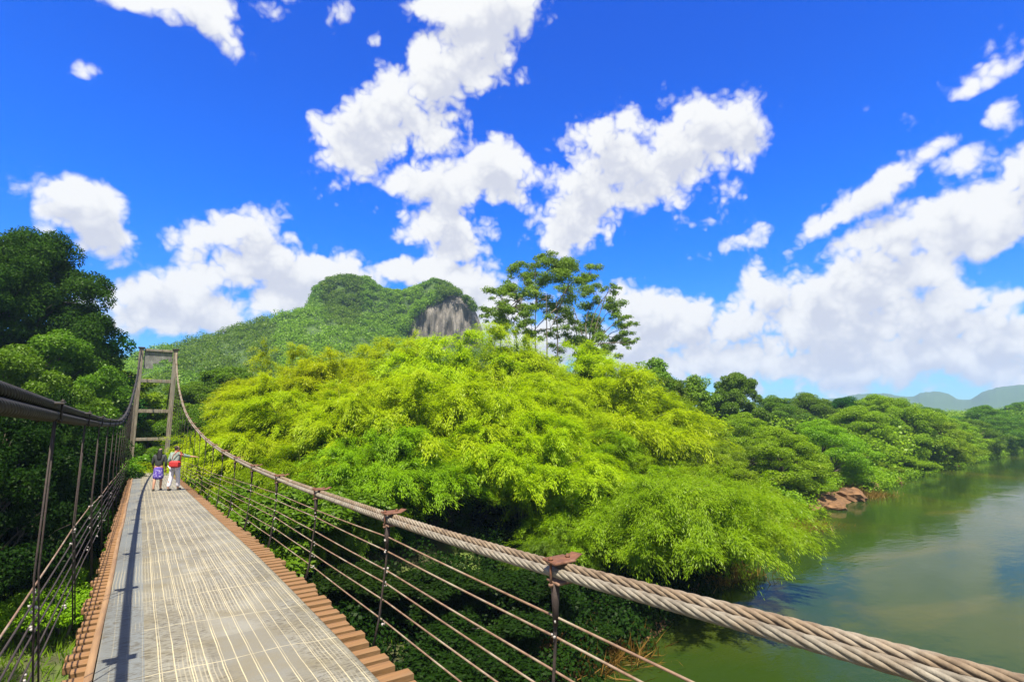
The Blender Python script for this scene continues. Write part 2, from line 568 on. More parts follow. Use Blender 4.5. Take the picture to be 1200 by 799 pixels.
def leaf_quads(pos, axis_dir, nrm, length, width):
    """kite shaped leaves: base, side, tip, side"""
    a = unit(axis_dir)
    s = unit(np.cross(nrm, a))
    l = length[:, None]
    w_ = width[:, None]
    nn = np.cross(a, s)
    b = pos
    t = pos + a * l
    m1 = pos + a * l * 0.45 + s * w_ * 0.5 + nn * w_ * 0.15
    m2 = pos + a * l * 0.45 - s * w_ * 0.5 + nn * w_ * 0.15
    return np.stack([b, m1, t, m2], 1)


def clump_leaves(r, centers, radii, n, size, squash=0.75, shell=0.45, aspect=0.5, up=0.35):
    """n leaves over spherical clumps, denser to the outside"""
    p = radii ** 2
    k = r.choice(len(centers), n, p=p / p.sum())
    d = unit(r.normal(size=(n, 3)) + np.array([0, 0, 0.25]))
    rad = radii[k] * (1 - shell * r.random(n) ** 1.6)
    pos = centers[k] + d * rad[:, None] * np.array([1, 1, squash])
    nr = unit(d * 0.7 + r.normal(size=(n, 3)) * 0.55 + np.array([0, 0, up]))
    ax = unit(np.cross(nr, r.normal(size=(n, 3))) + np.array([0, 0, -0.25]) + d * 0.2)
    ln = size * r.uniform(0.6, 1.35, n)
    return leaf_quads(pos, ax, nr, ln, ln * aspect * r.uniform(0.8, 1.2, n))


def sub_clumps(r, boughs, bough_r, per, ratio=(0.35, 0.6), squash=0.7):
    cs, rs = [], []
    for c, br in zip(boughs, bough_r):
        for _ in range(per):
            d = unit(r.normal(size=3) + np.array([0, 0, 0.35]))
            cs.append(c + d * br * r.uniform(0.45, 0.95) * np.array([1, 1, squash]))
            rs.append(br * r.uniform(*ratio))
    return np.array(cs), np.array(rs)


def limb(mb, p0, p1, r0, r1, r, n=6, sag=0.12, sides=7):
    p0, p1 = np.array(p0, float), np.array(p1, float)
    Ls = np.linalg.norm(p1 - p0)
    off = r.normal(size=3) * Ls * sag
    pts, rad = [], []
    for i in range(n + 1):
        t = i / n
        pts.append(p0 * (1 - t) + p1 * t + off * math.sin(math.pi * t) * 0.6 + np.array([0, 0, 1]) * math.sin(math.pi * t) * Ls * 0.06)
        rad.append(r0 * (1 - t) + r1 * t)
    mb.tube(pts, rad, sides)
    return pts


def broad_tree(seed, H=1.0, trunk_h=0.35, spread=0.42, boughs=16, per=7, leaves=40000, leaf=0.2, flat=0.7, trunk_r=0.02, gap=1.0, low=0.3, aspect=0.5):
    """unit-free tree of height H; returns (trunk mesh MB, leaf array)"""
    r = np.random.default_rng(seed)
    mb = MB()
    top = np.array([r.normal() * 0.03 * H, r.normal() * 0.03 * H, H * 0.72])
    tp = limb(mb, (0, 0, -0.5), top, trunk_r * H * 1.3, trunk_r * H * 0.35, r, 8, 0.03)
    bs, br = [], []
    for i in range(boughs):
        t = (i + 0.5) / boughs
        z = H * (low + (0.88 - low) * t)
        # crown envelope: wide in the middle
        e = math.sin(math.pi * min(1, (t * 0.8 + 0.2))) ** 0.7
        a = i * 2.4 + r.uniform(-0.5, 0.5)
        rad = spread * H * e * r.uniform(0.55, 1.0)
        c = np.array([math.cos(a) * rad, math.sin(a) * rad, z])
        bs.append(c)
        br.append(H * r.uniform(0.13, 0.2) * gap)
        h0 = min(max(trunk_h * H, z - rad * 0.7 - 0.05 * H), H * 0.7)
        k = h0 / (H * 0.72)
        base = np.array(tp[min(8, max(1, int(k * 8)))])
        limb(mb, base, c, trunk_r * H * 0.5, trunk_r * H * 0.12, r, 5, 0.08, 5)
        for _ in range(2):
            limb(mb, c * 0.6 + base * 0.4, c + unit(r.normal(size=3)) * br[-1] * 0.8, trunk_r * H * 0.18, trunk_r * H * 0.05, r, 3, 0.08, 4)
    bs.append(np.array([0, 0, H * 0.88])); br.append(H * 0.14 * gap)
    cs, rs = sub_clumps(r, np.array(bs), np.array(br), per)
    return mb, clump_leaves(r, cs, rs, leaves, leaf, flat, aspect=aspect)


def bamboo_clump(seed, H=13.0, reach=6.0, culms=46, leaves=60000, leaf=0.24, lean=(0, 0)):
    """arching culms that leave one root and droop at their feathery tips"""
    r = np.random.default_rng(seed)
    mb = MB()
    P, T, S = [], [], []
    for i in range(culms):
        a = r.uniform(0, 2 * math.pi)
        k = math.sqrt(r.uniform(0.02, 1))
        out = np.array([math.cos(a), math.sin(a), 0]) * reach * k + np.array([lean[0], lean[1], 0]) * r.uniform(0.4, 1.1)
        h = H * (1 - 0.42 * k ** 2) * r.uniform(0.82, 1.03)
        droop = h * (0.16 + 0.32 * k) * r.uniform(0.7, 1.2)
        t = np.linspace(0, 1, 12)
        foot = np.array([math.cos(a), math.sin(a), 0]) * r.uniform(0.1, 0.9)
        pts = foot + out * (t ** 1.9)[:, None]
        pts[:, 2] = h * np.minimum(1, 1.28 * t - 0.28 * t ** 3.0) - droop * np.clip((t - 0.6) / 0.4, 0, 1) ** 2 * 0.55
        pts[0, 2] = -0.4
        mb.tube(pts[:10], [0.055 * (1 - 0.07 * j) for j in range(10)], 5, cap=False)
        P.append(pts)
    P = np.array(P)                                   # culms, 12, 3
    # branch plumes along the upper part of each culm
    npl = culms * 22
    ci = r.integers(0, culms, npl)
    tt = 0.28 + 0.72 * r.random(npl) ** 0.75
    f = tt * 11
    i0 = np.minimum(f.astype(int), 10)
    fr = (f - i0)[:, None]
    base = P[ci, i0] * (1 - fr) + P[ci, i0 + 1] * fr
    tang = unit(P[ci, i0 + 1] - P[ci, i0])
    d = unit(tang * 0.45 + r.normal(size=(npl, 3)) * np.array([0.7, 0.7, 0.35]) + unit(base * np.array([1, 1, 0])) * 0.45)
    plen = r.uniform(1.1, 2.8, npl) * (1.15 - 0.4 * tt)
    # leaves along each plume, hanging
    k = r.integers(0, npl, leaves)
    s = r.random(leaves) ** 0.8
    pos = base[k] + d[k] * (plen[k] * s)[:, None]
    pos[:, 2] -= (plen[k] * s ** 2) * 0.38
    pos += r.normal(size=(leaves, 3)) * (0.07 + 0.10 * s)[:, None]
    ax = unit(d[k] * 1.0 + r.normal(size=(leaves, 3)) * 0.3 + np.array([0, 0, -0.5]) * (0.4 + s)[:, None])
    nr = unit(r.normal(size=(leaves, 3)) * 0.28 + np.array([-0.1, -0.1, 1.0]) + d[k] * 0.25)
    ln = leaf * r.uniform(0.6, 1.3, leaves)
    return mb, leaf_quads(pos, ax, nr, ln, ln * 0.19)


def shrub(seed, Rr=2.0, H=2.4, leaves=14000, leaf=0.16, aspect=0.5):
    r = np.random.default_rng(seed)
    mb = MB()
    bs, br = [], []
    for i in range(11):
        a = r.uniform(0, 6.28)
        rad = Rr * math.sqrt(r.random()) * 0.75
        c = np.array([math.cos(a) * rad, math.sin(a) * rad, H * r.uniform(0.3, 0.8) * (1 - 0.35 * rad / Rr)])
        bs.append(c); br.append(Rr * r.uniform(0.28, 0.42))
        limb(mb, (c[0] * 0.1, c[1] * 0.1, -0.3), c, 0.05, 0.015, r, 4, 0.1, 5)
    cs, rs = sub_clumps(r, np.array(bs), np.array(br), 6)
    return mb, clump_leaves(r, cs, rs, leaves, leaf, 0.75, aspect=aspect)


class Kind:
    """one plant built once; every copy shares its meshes"""
    def __init__(self, gen, names, stem_mat):
        mb, q = gen
        self.leaf = quads_mesh(names[1], q)
        me = bpy.data.meshes.new(names[0])
        me.from_pydata(mb.v, [], mb.f)
        me.polygons.foreach_set('use_smooth', np.ones(len(mb.f), dtype=bool))
        me.update()
        me.materials.append(stem_mat)
        self.stem = me
        self.leaf.materials.append(M['leaf_mid'])
        self.names = names
        self.h = float(q[..., 2].max())

    def place(self, name, loc, scale, rot, leafmat, label, cat, group=None, zscale=None):
        root = empty(name, loc)
        root.rotation_euler = (0, 0, rot)
        root.scale = (scale, scale, zscale if zscale else scale)
        tag(root, label, cat, group)
        for nm, me, mat in ((self.names[0], self.stem, None), (self.names[1], self.leaf, leafmat)):
            o = bpy.data.objects.new(nm, me)
            col.objects.link(o)
            o.parent = root
            if mat is not None:
                o.material_slots[0].link = 'OBJECT'
                o.material_slots[0].material = mat
        return root


TR = ('trunk', 'crown')
BA = ('culms', 'foliage')
SH = ('stems', 'foliage')
K = {}
K['bam1'] = Kind(bamboo_clump(11, leaves=170000, leaf=0.25), BA, M['culm'])
K['bam2'] = Kind(bamboo_clump(12, reach=7.0, H=12, leaves=180000, leaf=0.25), BA, M['culm'])
K['bam3'] = Kind(bamboo_clump(13, reach=5.5, H=14, leaves=160000, leaf=0.25), BA, M['culm'])
K['bamlow'] = Kind(bamboo_clump(14, reach=7.5, H=9.0, leaves=190000, culms=64, leaf=0.24), BA, M['culm'])
K['bamlean'] = Kind(bamboo_clump(15, reach=5.0, H=9.0, leaves=170000, culms=54, leaf=0.2, lean=(3.0, -5.0)), BA, M['culm'])
K['tree1'] = Kind(broad_tree(21, H=12, leaves=80000, leaf=0.25), TR, M['bark'])
K['tree2'] = Kind(broad_tree(22, H=12, leaves=90000, leaf=0.20, spread=0.5, boughs=20, low=0.25), TR, M['bark'])
K['tree3'] = Kind(broad_tree(23, H=12, leaves=42000, leaf=0.26, spread=0.33, boughs=15, low=0.35), TR, M['bark'])
K['bank'] = Kind(broad_tree(26, H=12, leaves=110000, leaf=0.2, spread=0.55, boughs=30, low=0.1, trunk_h=0.12, gap=1.05), TR, M['bark'])
K['bank2'] = Kind(broad_tree(27, H=12, leaves=110000, leaf=0.2, spread=0.62, boughs=30, low=0.06, trunk_h=0.1, gap=1.0), TR, M['bark'])
K['slim'] = Kind(broad_tree(24, H=14, leaves=12000, leaf=0.3, spread=0.16, boughs=12, low=0.5, gap=0.6, trunk_r=0.011), TR, M['bark_pale'])
K['big'] = Kind(broad_tree(25, H=20, leaves=170000, leaf=0.21, spread=0.40, boughs=26, per=8, low=0.42, trunk_r=0.018, gap=0.74), TR, M['bark_dark'])
K['bush1'] = Kind(shrub(31, leaves=26000, leaf=0.10), SH, M['bark'])
K['bush2'] = Kind(shrub(32, Rr=2.4, H=3.4, leaves=42000, leaf=0.105), SH, M['bark'])

rr = random.Random(3)


def plant(kind, name, px, py, Y, mat, label, cat, group=None, wide=1.0, hmin=1.0):
    """stands a plant on the ground so that its top reaches the ray through (px, py) at distance Y"""
    p = at(px, py, Y)
    gz = float(ground_z(p.x, p.y)) - 0.1
    k = K[kind]
    h = max(hmin, p.z - gz)
    s = h / k.h
    return k.place(name, (p.x, p.y, gz), s * wide, rr.uniform(0, 6.28), M[mat], label, cat, group, zscale=s)


def plant_xy(kind, name, X, Y, s, mat, label, cat, group=None, zs=None, rot=None):
    gz = float(ground_z(X, Y)) - 0.1
    return K[kind].place(name, (X, Y, gz), s, rr.uniform(0, 6.28) if rot is None else rot, M[mat], label, cat, group, zscale=zs)


# --- the yellow-green bamboo hill, one thing per clump
GB = 'yellow-green bamboo clumps massed on the river bank'
BAM = [
    ('bam3', 332, 396, 50, 'bamboo', 'pointed yellow-green bamboo clump rising highest at the left end of the bamboo mass', 1.0),
    ('bam1', 328, 436, 44, 'bamboo', 'yellow-green bamboo clump on the left shoulder of the mass beside the dark hillside trees'),
    ('bamlow', 305, 486, 39, 'bamboo', 'lowest left bamboo clump just above the curve of the main bridge cable'),
    ('bam1', 390, 408, 48, 'bamboo', 'yellow-green bamboo clump below the dark green shoulder of the hill'),
    ('bam3', 462, 382, 50, 'bamboo', 'tall yellow-green bamboo clump directly left of the grey rock face'),
    ('bam2', 525, 388, 48, 'bamboo', 'yellow-green bamboo clump standing in front of the grey rock face'),
    ('bam3', 590, 374, 46, 'bamboo', 'rounded bamboo clump between the grey rock face and the tall airy tree'),
    ('bam1', 655, 395, 43, 'bamboo', 'leaf-shaped bamboo plume in front of the airy tree trunks'),
    ('bam2', 362, 455, 38, 'bamboo', 'front bamboo clump above the mid part of the bridge cable'),
    ('bam1', 415, 440, 37, 'bamboo', 'broad bamboo clump in the middle of the left half of the mass'),
    ('bam2', 495, 432, 36, 'bamboo', 'bright bamboo clump at the very centre of the mass'),
    ('bam1', 575, 430, 35, 'bamboo', 'yellow bamboo clump with a dark recess under it above the cable'),
    ('bam3', 650, 428, 35, 'bamboo', 'soft yellow bamboo clump in front of and below the airy tree'),
    ('bam2', 712, 424, 38, 'bamboo', 'bamboo clump at the right shoulder of the mass below the airy tree'),
    ('bam2', 610, 478, 29, 'bamboo', 'drooping bamboo clump hanging forward over the shaded shrubs'),
    ('bamlow', 455, 490, 32, 'bamboo_green', 'lower green bamboo clump in the centre above the cable clamps'),
    ('bamlow', 365, 512, 33, 'bamboo_green', 'low green bamboo clump behind the far rail wires'),
    ('bam1', 765, 455, 38, 'bamboo_green', 'green bamboo clump sloping down from the mass towards the river'),
    ('bam2', 700, 500, 30, 'bamboo_green', 'green bamboo clump on the slope beside the drooping yellow plume'),
    ('bamlow', 768, 525, 28, 'bamboo_green', 'dense green bamboo clump halfway down the slope to the river'),
    ('bamlow', 700, 565, 23, 'bamboo_green', 'lowest green bamboo clump just above the twisted cable'),
]
for b in BAM:
    plant(b[0], 'bamboo_clump', b[1], b[2], b[3], M and b[4], b[5], 'bamboo', GB, wide=b[6] if len(b) > 6 else 1.12)
plant_xy('bamlean', 'bamboo_clump', 26.6, 22.8, 0.85, 'bamboo_green', 'green bamboo clump leaning out over the river with its tip near the water', 'bamboo', GB, zs=0.72, rot=0.1)
plant_xy('bamlean', 'bamboo_clump', 23.5, 22.0, 0.9, 'bamboo_green', 'green bamboo clump hanging over the bank behind the twisted cable', 'bamboo', GB, zs=0.85, rot=-0.5)

# --- right bank trees
GR = 'trees along the right river bank'
RT = [
    ('slim', 768, 417, 52, 'leaf_airy', 'thin bare-stemmed tree with a small tuft of leaves rising right of the airy tree', 1.0, 'tree'),
    ('tree3', 780, 437, 50, 'leaf_mid', 'narrow green tree at the right foot of the bamboo mass under the thin tufted tree', 0.9, 'tree'),
    ('slim', 812, 438, 48, 'leaf_airy', 'thin pale-stemmed tree left of the domed tree on the right bank', 1.0, 'tree'),
    ('tree1', 858, 434, 58, 'leaf_mid', 'domed green tree standing highest on the right bank skyline', 0.85, 'tree'),
    ('tree2', 905, 462, 62, 'leaf_mid', 'green tree just right of the domed skyline tree', 1.2, 'tree'),
    ('bank', 945, 458, 62, 'leaf_mid', 'dark green broad tree with deep shade under it on the right bank', 1.2, 'tree'),
    ('bank', 985, 464, 60, 'leaf_dark', 'dark tree half hidden beside the bright round riverside tree', 1.2, 'tree'),
    ('bank2', 1025, 461, 54, 'leaf_bright', 'bright yellow-green round tree nearest the bend of the river', 1.3, 'tree'),
    ('bank2', 870, 482, 46, 'leaf_bright', 'bright green rounded tree in front of the domed skyline tree', 1.2, 'tree'),
    ('bank', 825, 492, 40, 'leaf_bright', 'green tree between the bamboo slope and the rounded riverside trees', 1.1, 'tree'),
    ('bank', 845, 530, 31, 'leaf_bright', 'green riverside tree right behind the leaning bamboo clump', 1.3, 'tree'),
    ('bank2', 1088, 476, 56, 'leaf_mid', 'green tree behind the far end of the right bank', 1.3, 'tree'),
    ('bank2', 1152, 474, 54, 'leaf_mid', 'dark green tree by the river bend at the right edge', 1.4, 'tree'),
    ('bank', 1192, 470, 60, 'leaf_mid', 'rightmost green tree standing over the far water', 1.4, 'tree'),
]
for k, px, py, Y, mat, lab, wd, cat in RT:
    plant(k, 'bush' if cat == 'bush' else 'riverside_tree', px, py, Y, mat, lab, cat, GR if cat == 'tree' else 'bushes on the right river bank', wide=wd)

def on_bank(px, off):
    """distance Y at which the column px of the photo meets the bank, off metres inland"""
    d = ray(px, 520)
    for Y in np.arange(14, 70, 0.1):
        if Y - np.interp(d.x / d.y * Y, BX, BY) > off: return float(Y)
    return 60.0


WB = [
    ('bank', 912, 498, 5.0, 'leaf_bright', 'light green riverside tree above the reddish clay bank', 1.4, 'tree'),
    ('bank2', 958, 490, 5.0, 'leaf_bright', 'light green low tree left of the dark hollow by the boulders', 1.3, 'tree'),
    ('bank2', 1000, 474, 7.0, 'leaf_bright', 'bright spreading tree with layered boughs behind the boulders', 1.2, 'tree'),
    ('bank', 1048, 463, 6.0, 'leaf_bright', 'tall bright green tree overhanging the water right of the boulders', 1.15, 'tree'),
    ('bank2', 1085, 486, 2.5, 'leaf_bright', 'bright low tree dipping into the water at the end of the clay bank', 1.4, 'tree'),
    ('bank', 1112, 488, 3.0, 'leaf_bright', 'small bright tree at the far end of the right bank', 1.5, 'tree'),
    ('bank2', 1136, 490, 3.0, 'leaf_mid', 'low green tree at the water where the bank meets the far wood', 1.5, 'tree'),
    ('bank', 1160, 486, 3.0, 'leaf_mid', 'rounded green tree at the water near the right edge', 1.5, 'tree'),
    ('bank2', 1186, 488, 3.0, 'leaf_mid', 'last low green tree at the water by the right edge', 1.6, 'tree'),
    ('bush2', 902, 568, 2.5, 'leaf_bright', 'wide green bush between the leaning bamboo and the clay bank', 1.5, 'bush'),
    ('bush2', 948, 560, 2.5, 'leaf_bright', 'green bush hanging over the clay bank above its shadow', 1.7, 'bush'),
    ('bush2', 1030, 540, 2.0, 'leaf_bright', 'small bright bush on top of the clay bank by the boulders', 1.6, 'bush'),
    ('bush2', 1062, 532, 1.0, 'leaf_bright', 'bright bush at the right end of the clay bank', 2.0, 'bush'),
]
for k, px, py, off, mat, lab, wd, cat in WB:
    plant(k, 'bush' if cat == 'bush' else 'riverside_tree', px, py, on_bank(px, off), mat, lab, cat, GR if cat == 'tree' else 'bushes on the right river bank', wide=wd)

# --- the airy tall tree behind the bamboo
def airy_tree():
    r = np.random.default_rng(5)
    Y = 58.0
    base = at(640, 420, Y)
    gz = float(ground_z(base.x, base.y)) - 0.2
    root = empty('airy_tree', (base.x, base.y, gz))
    tag(root, 'tall airy tree with thin pale trunks and open layered crown above the bamboo', 'tree')
    mb = MB()
    cs, rs = [], []
    pads = [(640, 318, 34), (610, 322, 24), (668, 326, 30), (600, 340, 24), (632, 338, 32), (665, 345, 30), (690, 322, 20), (588, 350, 20), (578, 362, 12),
            (700, 352, 20), (715, 340, 12), (716, 362, 22), (728, 372, 16), (735, 385, 14), (725, 396, 20), (700, 380, 26), (690, 400, 26), (672, 375, 22), (708, 410, 22),
            (585, 372, 14), (602, 362, 20), (738, 402, 10), (716, 334, 6), (570, 371, 8), (655, 306, 22), (628, 308, 20), (690, 416, 20), (650, 362, 20), (625, 358, 20), (600, 382, 18), (645, 385, 20), (622, 392, 18), (703, 424, 18), (585, 385, 14), (660, 402, 20)]
    trunks = [(628, 338), (640, 345), (652, 350), (610, 345), (680, 395), (690, 400)]
    tops = []
    for i, (px, py) in enumerate(trunks):
        p = at(px, py, Y + r.uniform(-2.5, 2.5)) - root.location
        fx = 0.55 if i < 4 else 0.4
        limb(mb, (p.x * fx + (1.5 if i > 3 else 0), p.y * 0.3, -0.5), p, 0.17, 0.035, r, 9, 0.035, 7)
        tops.append(np.array(p))
    for px, py, rad in pads:
        c = np.array(at(px, py, Y + r.uniform(-5, 5)) - root.location)
        rm = rad / F * 70
        t = min(tops, key=lambda q: np.linalg.norm((q - c) * np.array([1, .5, 1])))
        limb(mb, t - np.array([0, 0, r.uniform(0.5, 3)]), c, 0.11, 0.03, r, 5, 0.08, 5)
        for _ in range(9):
            d = r.normal(size=3) * np.array([0.55, 0.55, 0.3]) * rm
            cs.append(c + d); rs.append(rm * r.uniform(0.22, 0.48))
            limb(mb, c, c + d, 0.035, 0.012, r, 2, 0.08, 4)
    q = clump_leaves(r, np.array(cs), np.array(rs), 85000, 0.24, 0.5, shell=0.9, aspect=0.55)
    me = quads_mesh('crown', q)
    mb.build('trunk', M['bark'], root)
    link_mesh('crown', me, M['leaf_airy'], root)


airy_tree()

# --- left side
GL = 'trees on the left bank'
LT = [
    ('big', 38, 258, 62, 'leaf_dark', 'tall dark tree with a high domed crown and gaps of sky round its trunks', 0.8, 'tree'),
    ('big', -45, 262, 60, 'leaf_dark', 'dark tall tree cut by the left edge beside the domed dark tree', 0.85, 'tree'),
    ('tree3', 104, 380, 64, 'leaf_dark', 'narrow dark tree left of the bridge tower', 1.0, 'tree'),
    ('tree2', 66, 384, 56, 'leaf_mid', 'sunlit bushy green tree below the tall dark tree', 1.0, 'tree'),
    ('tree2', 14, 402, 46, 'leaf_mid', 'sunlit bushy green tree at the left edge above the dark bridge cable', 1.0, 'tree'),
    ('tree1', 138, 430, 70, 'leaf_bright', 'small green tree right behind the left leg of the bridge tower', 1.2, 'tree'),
    ('bank', 40, 455, 34, 'leaf_shade', 'shaded dark tree behind the left main cable', 0.85, 'tree'),
    ('bank', 5, 470, 28, 'leaf_shade', 'black-green tree in deep shade at the left edge below the cable', 0.9, 'tree'),
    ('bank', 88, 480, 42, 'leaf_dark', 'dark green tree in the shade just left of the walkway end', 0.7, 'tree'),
    ('bush2', 100, 548, 38, 'leaf_dark', 'dark bush close beside the left planks of the walkway', 1.2, 'bush'),
    ('bush1', 84, 668, 26, 'leaf_bright', 'bright green bush lit by sun beside the left planks', 1.2, 'bush'),
    # far right of the walkway end and behind the tower
    ('bank', 180, 462, 72, 'leaf_bright', 'green tree seen through the frame of the bridge tower', 1.3, 'tree'),
    ('tree2', 228, 446, 72, 'leaf_mid', 'dark green tree right of the bridge tower behind its cable', 1.2, 'tree'),
    ('tree1', 262, 428, 76, 'leaf_mid', 'dark tree at the foot of the hill left of the bamboo', 1.2, 'tree'),
    ('bank', 240, 470, 60, 'leaf_mid', 'dark bushy tree below the cable right of the tower', 1.1, 'tree'),
    ('bush2', 222, 528, 42, 'leaf_mid', 'green bush beside the two walkers at the end of the deck', 1.6, 'bush'),
    ('bush2', 250, 545, 36, 'leaf_mid', 'green bush right of the walkers and under the cable', 1.7, 'bush'),
    ('bush2', 285, 560, 32, 'leaf_mid', 'leafy bush behind the farthest right suspenders', 1.7, 'bush'),
    ('bush1', 320, 605, 30, 'leaf_bright', 'small sunny bush beside the right planks below the wires', 1.6, 'bush'),
    ('bush2', 330, 568, 27, 'leaf_mid', 'mid green bush behind the rail wires right of the deck', 1.6, 'bush'),
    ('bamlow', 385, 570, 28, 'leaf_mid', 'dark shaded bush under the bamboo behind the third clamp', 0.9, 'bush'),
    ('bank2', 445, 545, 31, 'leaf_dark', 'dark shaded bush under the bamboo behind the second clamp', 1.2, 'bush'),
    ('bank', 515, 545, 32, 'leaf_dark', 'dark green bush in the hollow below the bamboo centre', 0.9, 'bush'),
    ('bank', 585, 560, 31, 'leaf_shade', 'dark green bush in the black hollow above the rusty clamp', 1.1, 'bush'),
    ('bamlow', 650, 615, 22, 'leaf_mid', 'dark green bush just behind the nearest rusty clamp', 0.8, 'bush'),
    ('bush2', 425, 655, 23, 'leaf_shade', 'low dark bush on the bank behind the lower rail wires', 2.2, 'bush'),
    ('bush2', 505, 660, 22, 'leaf_shade', 'low black-green bush on the bank between the two nearest suspenders', 2.2, 'bush'),
    ('bush2', 590, 668, 20.5, 'leaf_shade', 'low dark bush by the water behind the nearest suspender', 2.2, 'bush'),
    ('bush1', 660, 700, 19.5, 'leaf_shade', 'low black-green bush over the dry brush under the rusty clamp', 2.2, 'bush'),
    ('bush1', 545, 735, 17.5, 'leaf_shade', 'lowest dark bush at the water edge seen between the rail wires', 2.2, 'bush'),
    ('bush1', 425, 700, 24, 'leaf_mid', 'small green bush right beside the orange planks', 1.0, 'bush'),
]
for k, px, py, Y, mat, lab, wd, cat in LT:
    nm = 'bush' if cat == 'bush' else 'tree'
    plant(k, nm, px, py, Y, mat, lab, cat, GL if (cat == 'tree' and px < 150) else ('bushes under the bridge cables' if cat == 'bush' else 'trees round the bridge tower'), wide=wd)

for X, Y, sc, lab in ((-13.0, 17.0, 0.85, 'unseen tall tree added outside the left edge to shade the bank, nearest the river'),
                      (-15.5, 27.0, 0.9, 'unseen tall tree added outside the left edge to shade the bank, behind the one by the river')):
    plant_xy('big', 'tree', X, Y, sc, 'leaf_dark', lab, 'tree', GL)  # unseen trees, added to cast shade on the left undergrowth

# ------------------------------------------------------------------ hills
SIL = [(-250, 470), (60, 445), (150, 424), (205, 408), (240, 398), (290, 383), (340, 368), (395, 362), (440, 385), (500, 402), (545, 405), (580, 410), (640, 430), (720, 462), (790, 500), (850, 540)]
MESA = [(357, 372), (366, 352), (370, 337), (385, 328), (410, 323.5), (430, 325.5), (447, 339), (470, 342), (490, 334), (508, 326.5), (522, 330), (530, 337), (539, 352), (548, 374), (556, 398)]
D0 = 270.0


def az_el(px, py):
    d = ray(px, py)
    return math.atan2(d.x, d.y), d.z / math.hypot(d.x, d.y)


sil = np.array([az_el(*p) for p in SIL])
mesa = np.array([az_el(*p) for p in MESA])


def hill_z(a, r):
    ridge = EYE + np.interp(a, sil[:, 0], sil[:, 1]) * D0
    t = np.clip((r - 95) / (D0 - 95), 0, 1)
    prof = np.where(r < D0, t ** 1.15, np.exp(-((r - D0) / 110) ** 2))
    z = -1 + (ridge + 1) * prof
    mz = EYE - 3.2 + np.interp(a, mesa[:, 0], mesa[:, 1], left=-1, right=-1) * (D0 + 22)
    front = 1 / (1 + np.exp(-(r - (D0 - 2 + 7 * vnoise(a * 60, r * 0, 5))) / 3.0))
    back = 1 / (1 + np.exp((r - (D0 + 75)) / 8.0))
    z = np.where(mz > z, z + (mz - z) * front * back, z)
    return z


ha = np.linspace(sil[0, 0], sil[-1, 0], 260)
hr = np.concatenate([np.linspace(95, 255, 60), np.linspace(257, 300, 40), np.linspace(305, 520, 30)])
HA, HR = np.meshgrid(ha, hr, indexing='xy')
HZ = hill_z(HA, HR) + (vnoise(HA * 80, HR / 9, 8) - 0.5) * 2.5
hill_mat, nt_, out_ = new_mat('hill_soil')
b_ = N(nt_, 'ShaderNodeBsdfPrincipled')
L(nt_, ramp(nt_, noise(nt_, coords(nt_), 0.3, 5), [(0.3, (0.02, 0.05, 0.006)), (0.7, (0.05, 0.09, 0.01))]), b_.inputs['Base Color'])
b_.inputs['Roughness'].default_value = 0.95
L(nt_, b_.outputs[0], out_.inputs['Surface'])
hill = link_mesh('hill', grid_mesh('hill', np.stack([HR * np.sin(HA), HR * np.cos(HA), HZ], -1)), hill_mat)
tag(hill, kind='structure')

# the bare rock face on the right knoll
def rock_face():
    outl_top = np.array([az_el(*p) for p in [(472, 392), (480, 374), (490, 362), (504, 352), (518, 346), (530, 342), (541, 346), (551, 355), (559, 368), (566, 388)]])
    na, nv = 70, 44
    aa = np.linspace(outl_top[0, 0], outl_top[-1, 0], na)
    top = np.interp(aa, outl_top[:, 0], outl_top[:, 1])
    lowel = az_el(520, 418)[1]
    P = np.zeros((nv, na, 3))
    for j in range(nv):
        v = j / (nv - 1)
        u = np.linspace(-1, 1, na)
        bulge = 9 * (1 - np.abs(u) ** 2.6) * (1 - 0.55 * v ** 3)
        crag = (vnoise(u * 11, v * 2.6, 4) - 0.5) * 7.5 + (vnoise(u * 30, v * 5, 6) - 0.5) * 3.6
        r = D0 - 4 - bulge + crag * (0.3 + 0.7 * math.sin(math.pi * min(1, v + 0.12)))
        r = r + 5 * max(0, v - 0.85) / 0.15
        el = lowel + (top - lowel) * v
        P[j, :, 0] = r * np.sin(aa); P[j, :, 1] = r * np.cos(aa); P[j, :, 2] = EYE + el * r
    back = P[-1].copy()
    s = (D0 + 16) / np.hypot(back[:, 0], back[:, 1])
    back[:, :2] *= s[:, None]; back[:, 2] -= 1.0
    P = np.concatenate([P, back[None]], 0)
    o = link_mesh('rock_cliff', grid_mesh('rock_cliff', P, smooth=False), rock_material())
    tag(o, 'bare grey vertically streaked rock face on the right knoll of the hill', 'cliff')
    return outl_top


rock_top = rock_face()


def forest(name, X, Y, Z, Rc, per, size, mat, seed, label, cat='forest'):
    """many far crowns that read as one mass"""
    r = np.random.default_rng(seed)
    n = len(X) * per
    k = np.repeat(np.arange(len(X)), per)
    d = unit(r.normal(size=(n, 3)) + np.array([0, 0, 0.5]))
    c = np.stack([X, Y, Z], -1)[k]
    rad = Rc[k] * (1 - 0.4 * r.random(n) ** 2) * (0.85 + 0.35 * vnoise(d[:, 0] * 2.5 + k * 3.1, d[:, 2] * 2.5 + d[:, 1] * 2, 3))
    pos = c + d * rad[:, None] * np.array([1, 1, 0.85])
    nr = unit(d * 0.8 + r.normal(size=(n, 3)) * 0.5 + np.array([0, 0, 0.3]))
    ax = unit(np.cross(nr, r.normal(size=(n, 3))))
    ln = size * r.uniform(0.6, 1.4, n)
    o = link_mesh(name, quads_mesh(name, leaf_quads(pos, ax, nr, ln, ln * 0.75)), M[mat])
    tag(o, label, cat, kind='stuff')


r_ = np.random.default_rng(40)
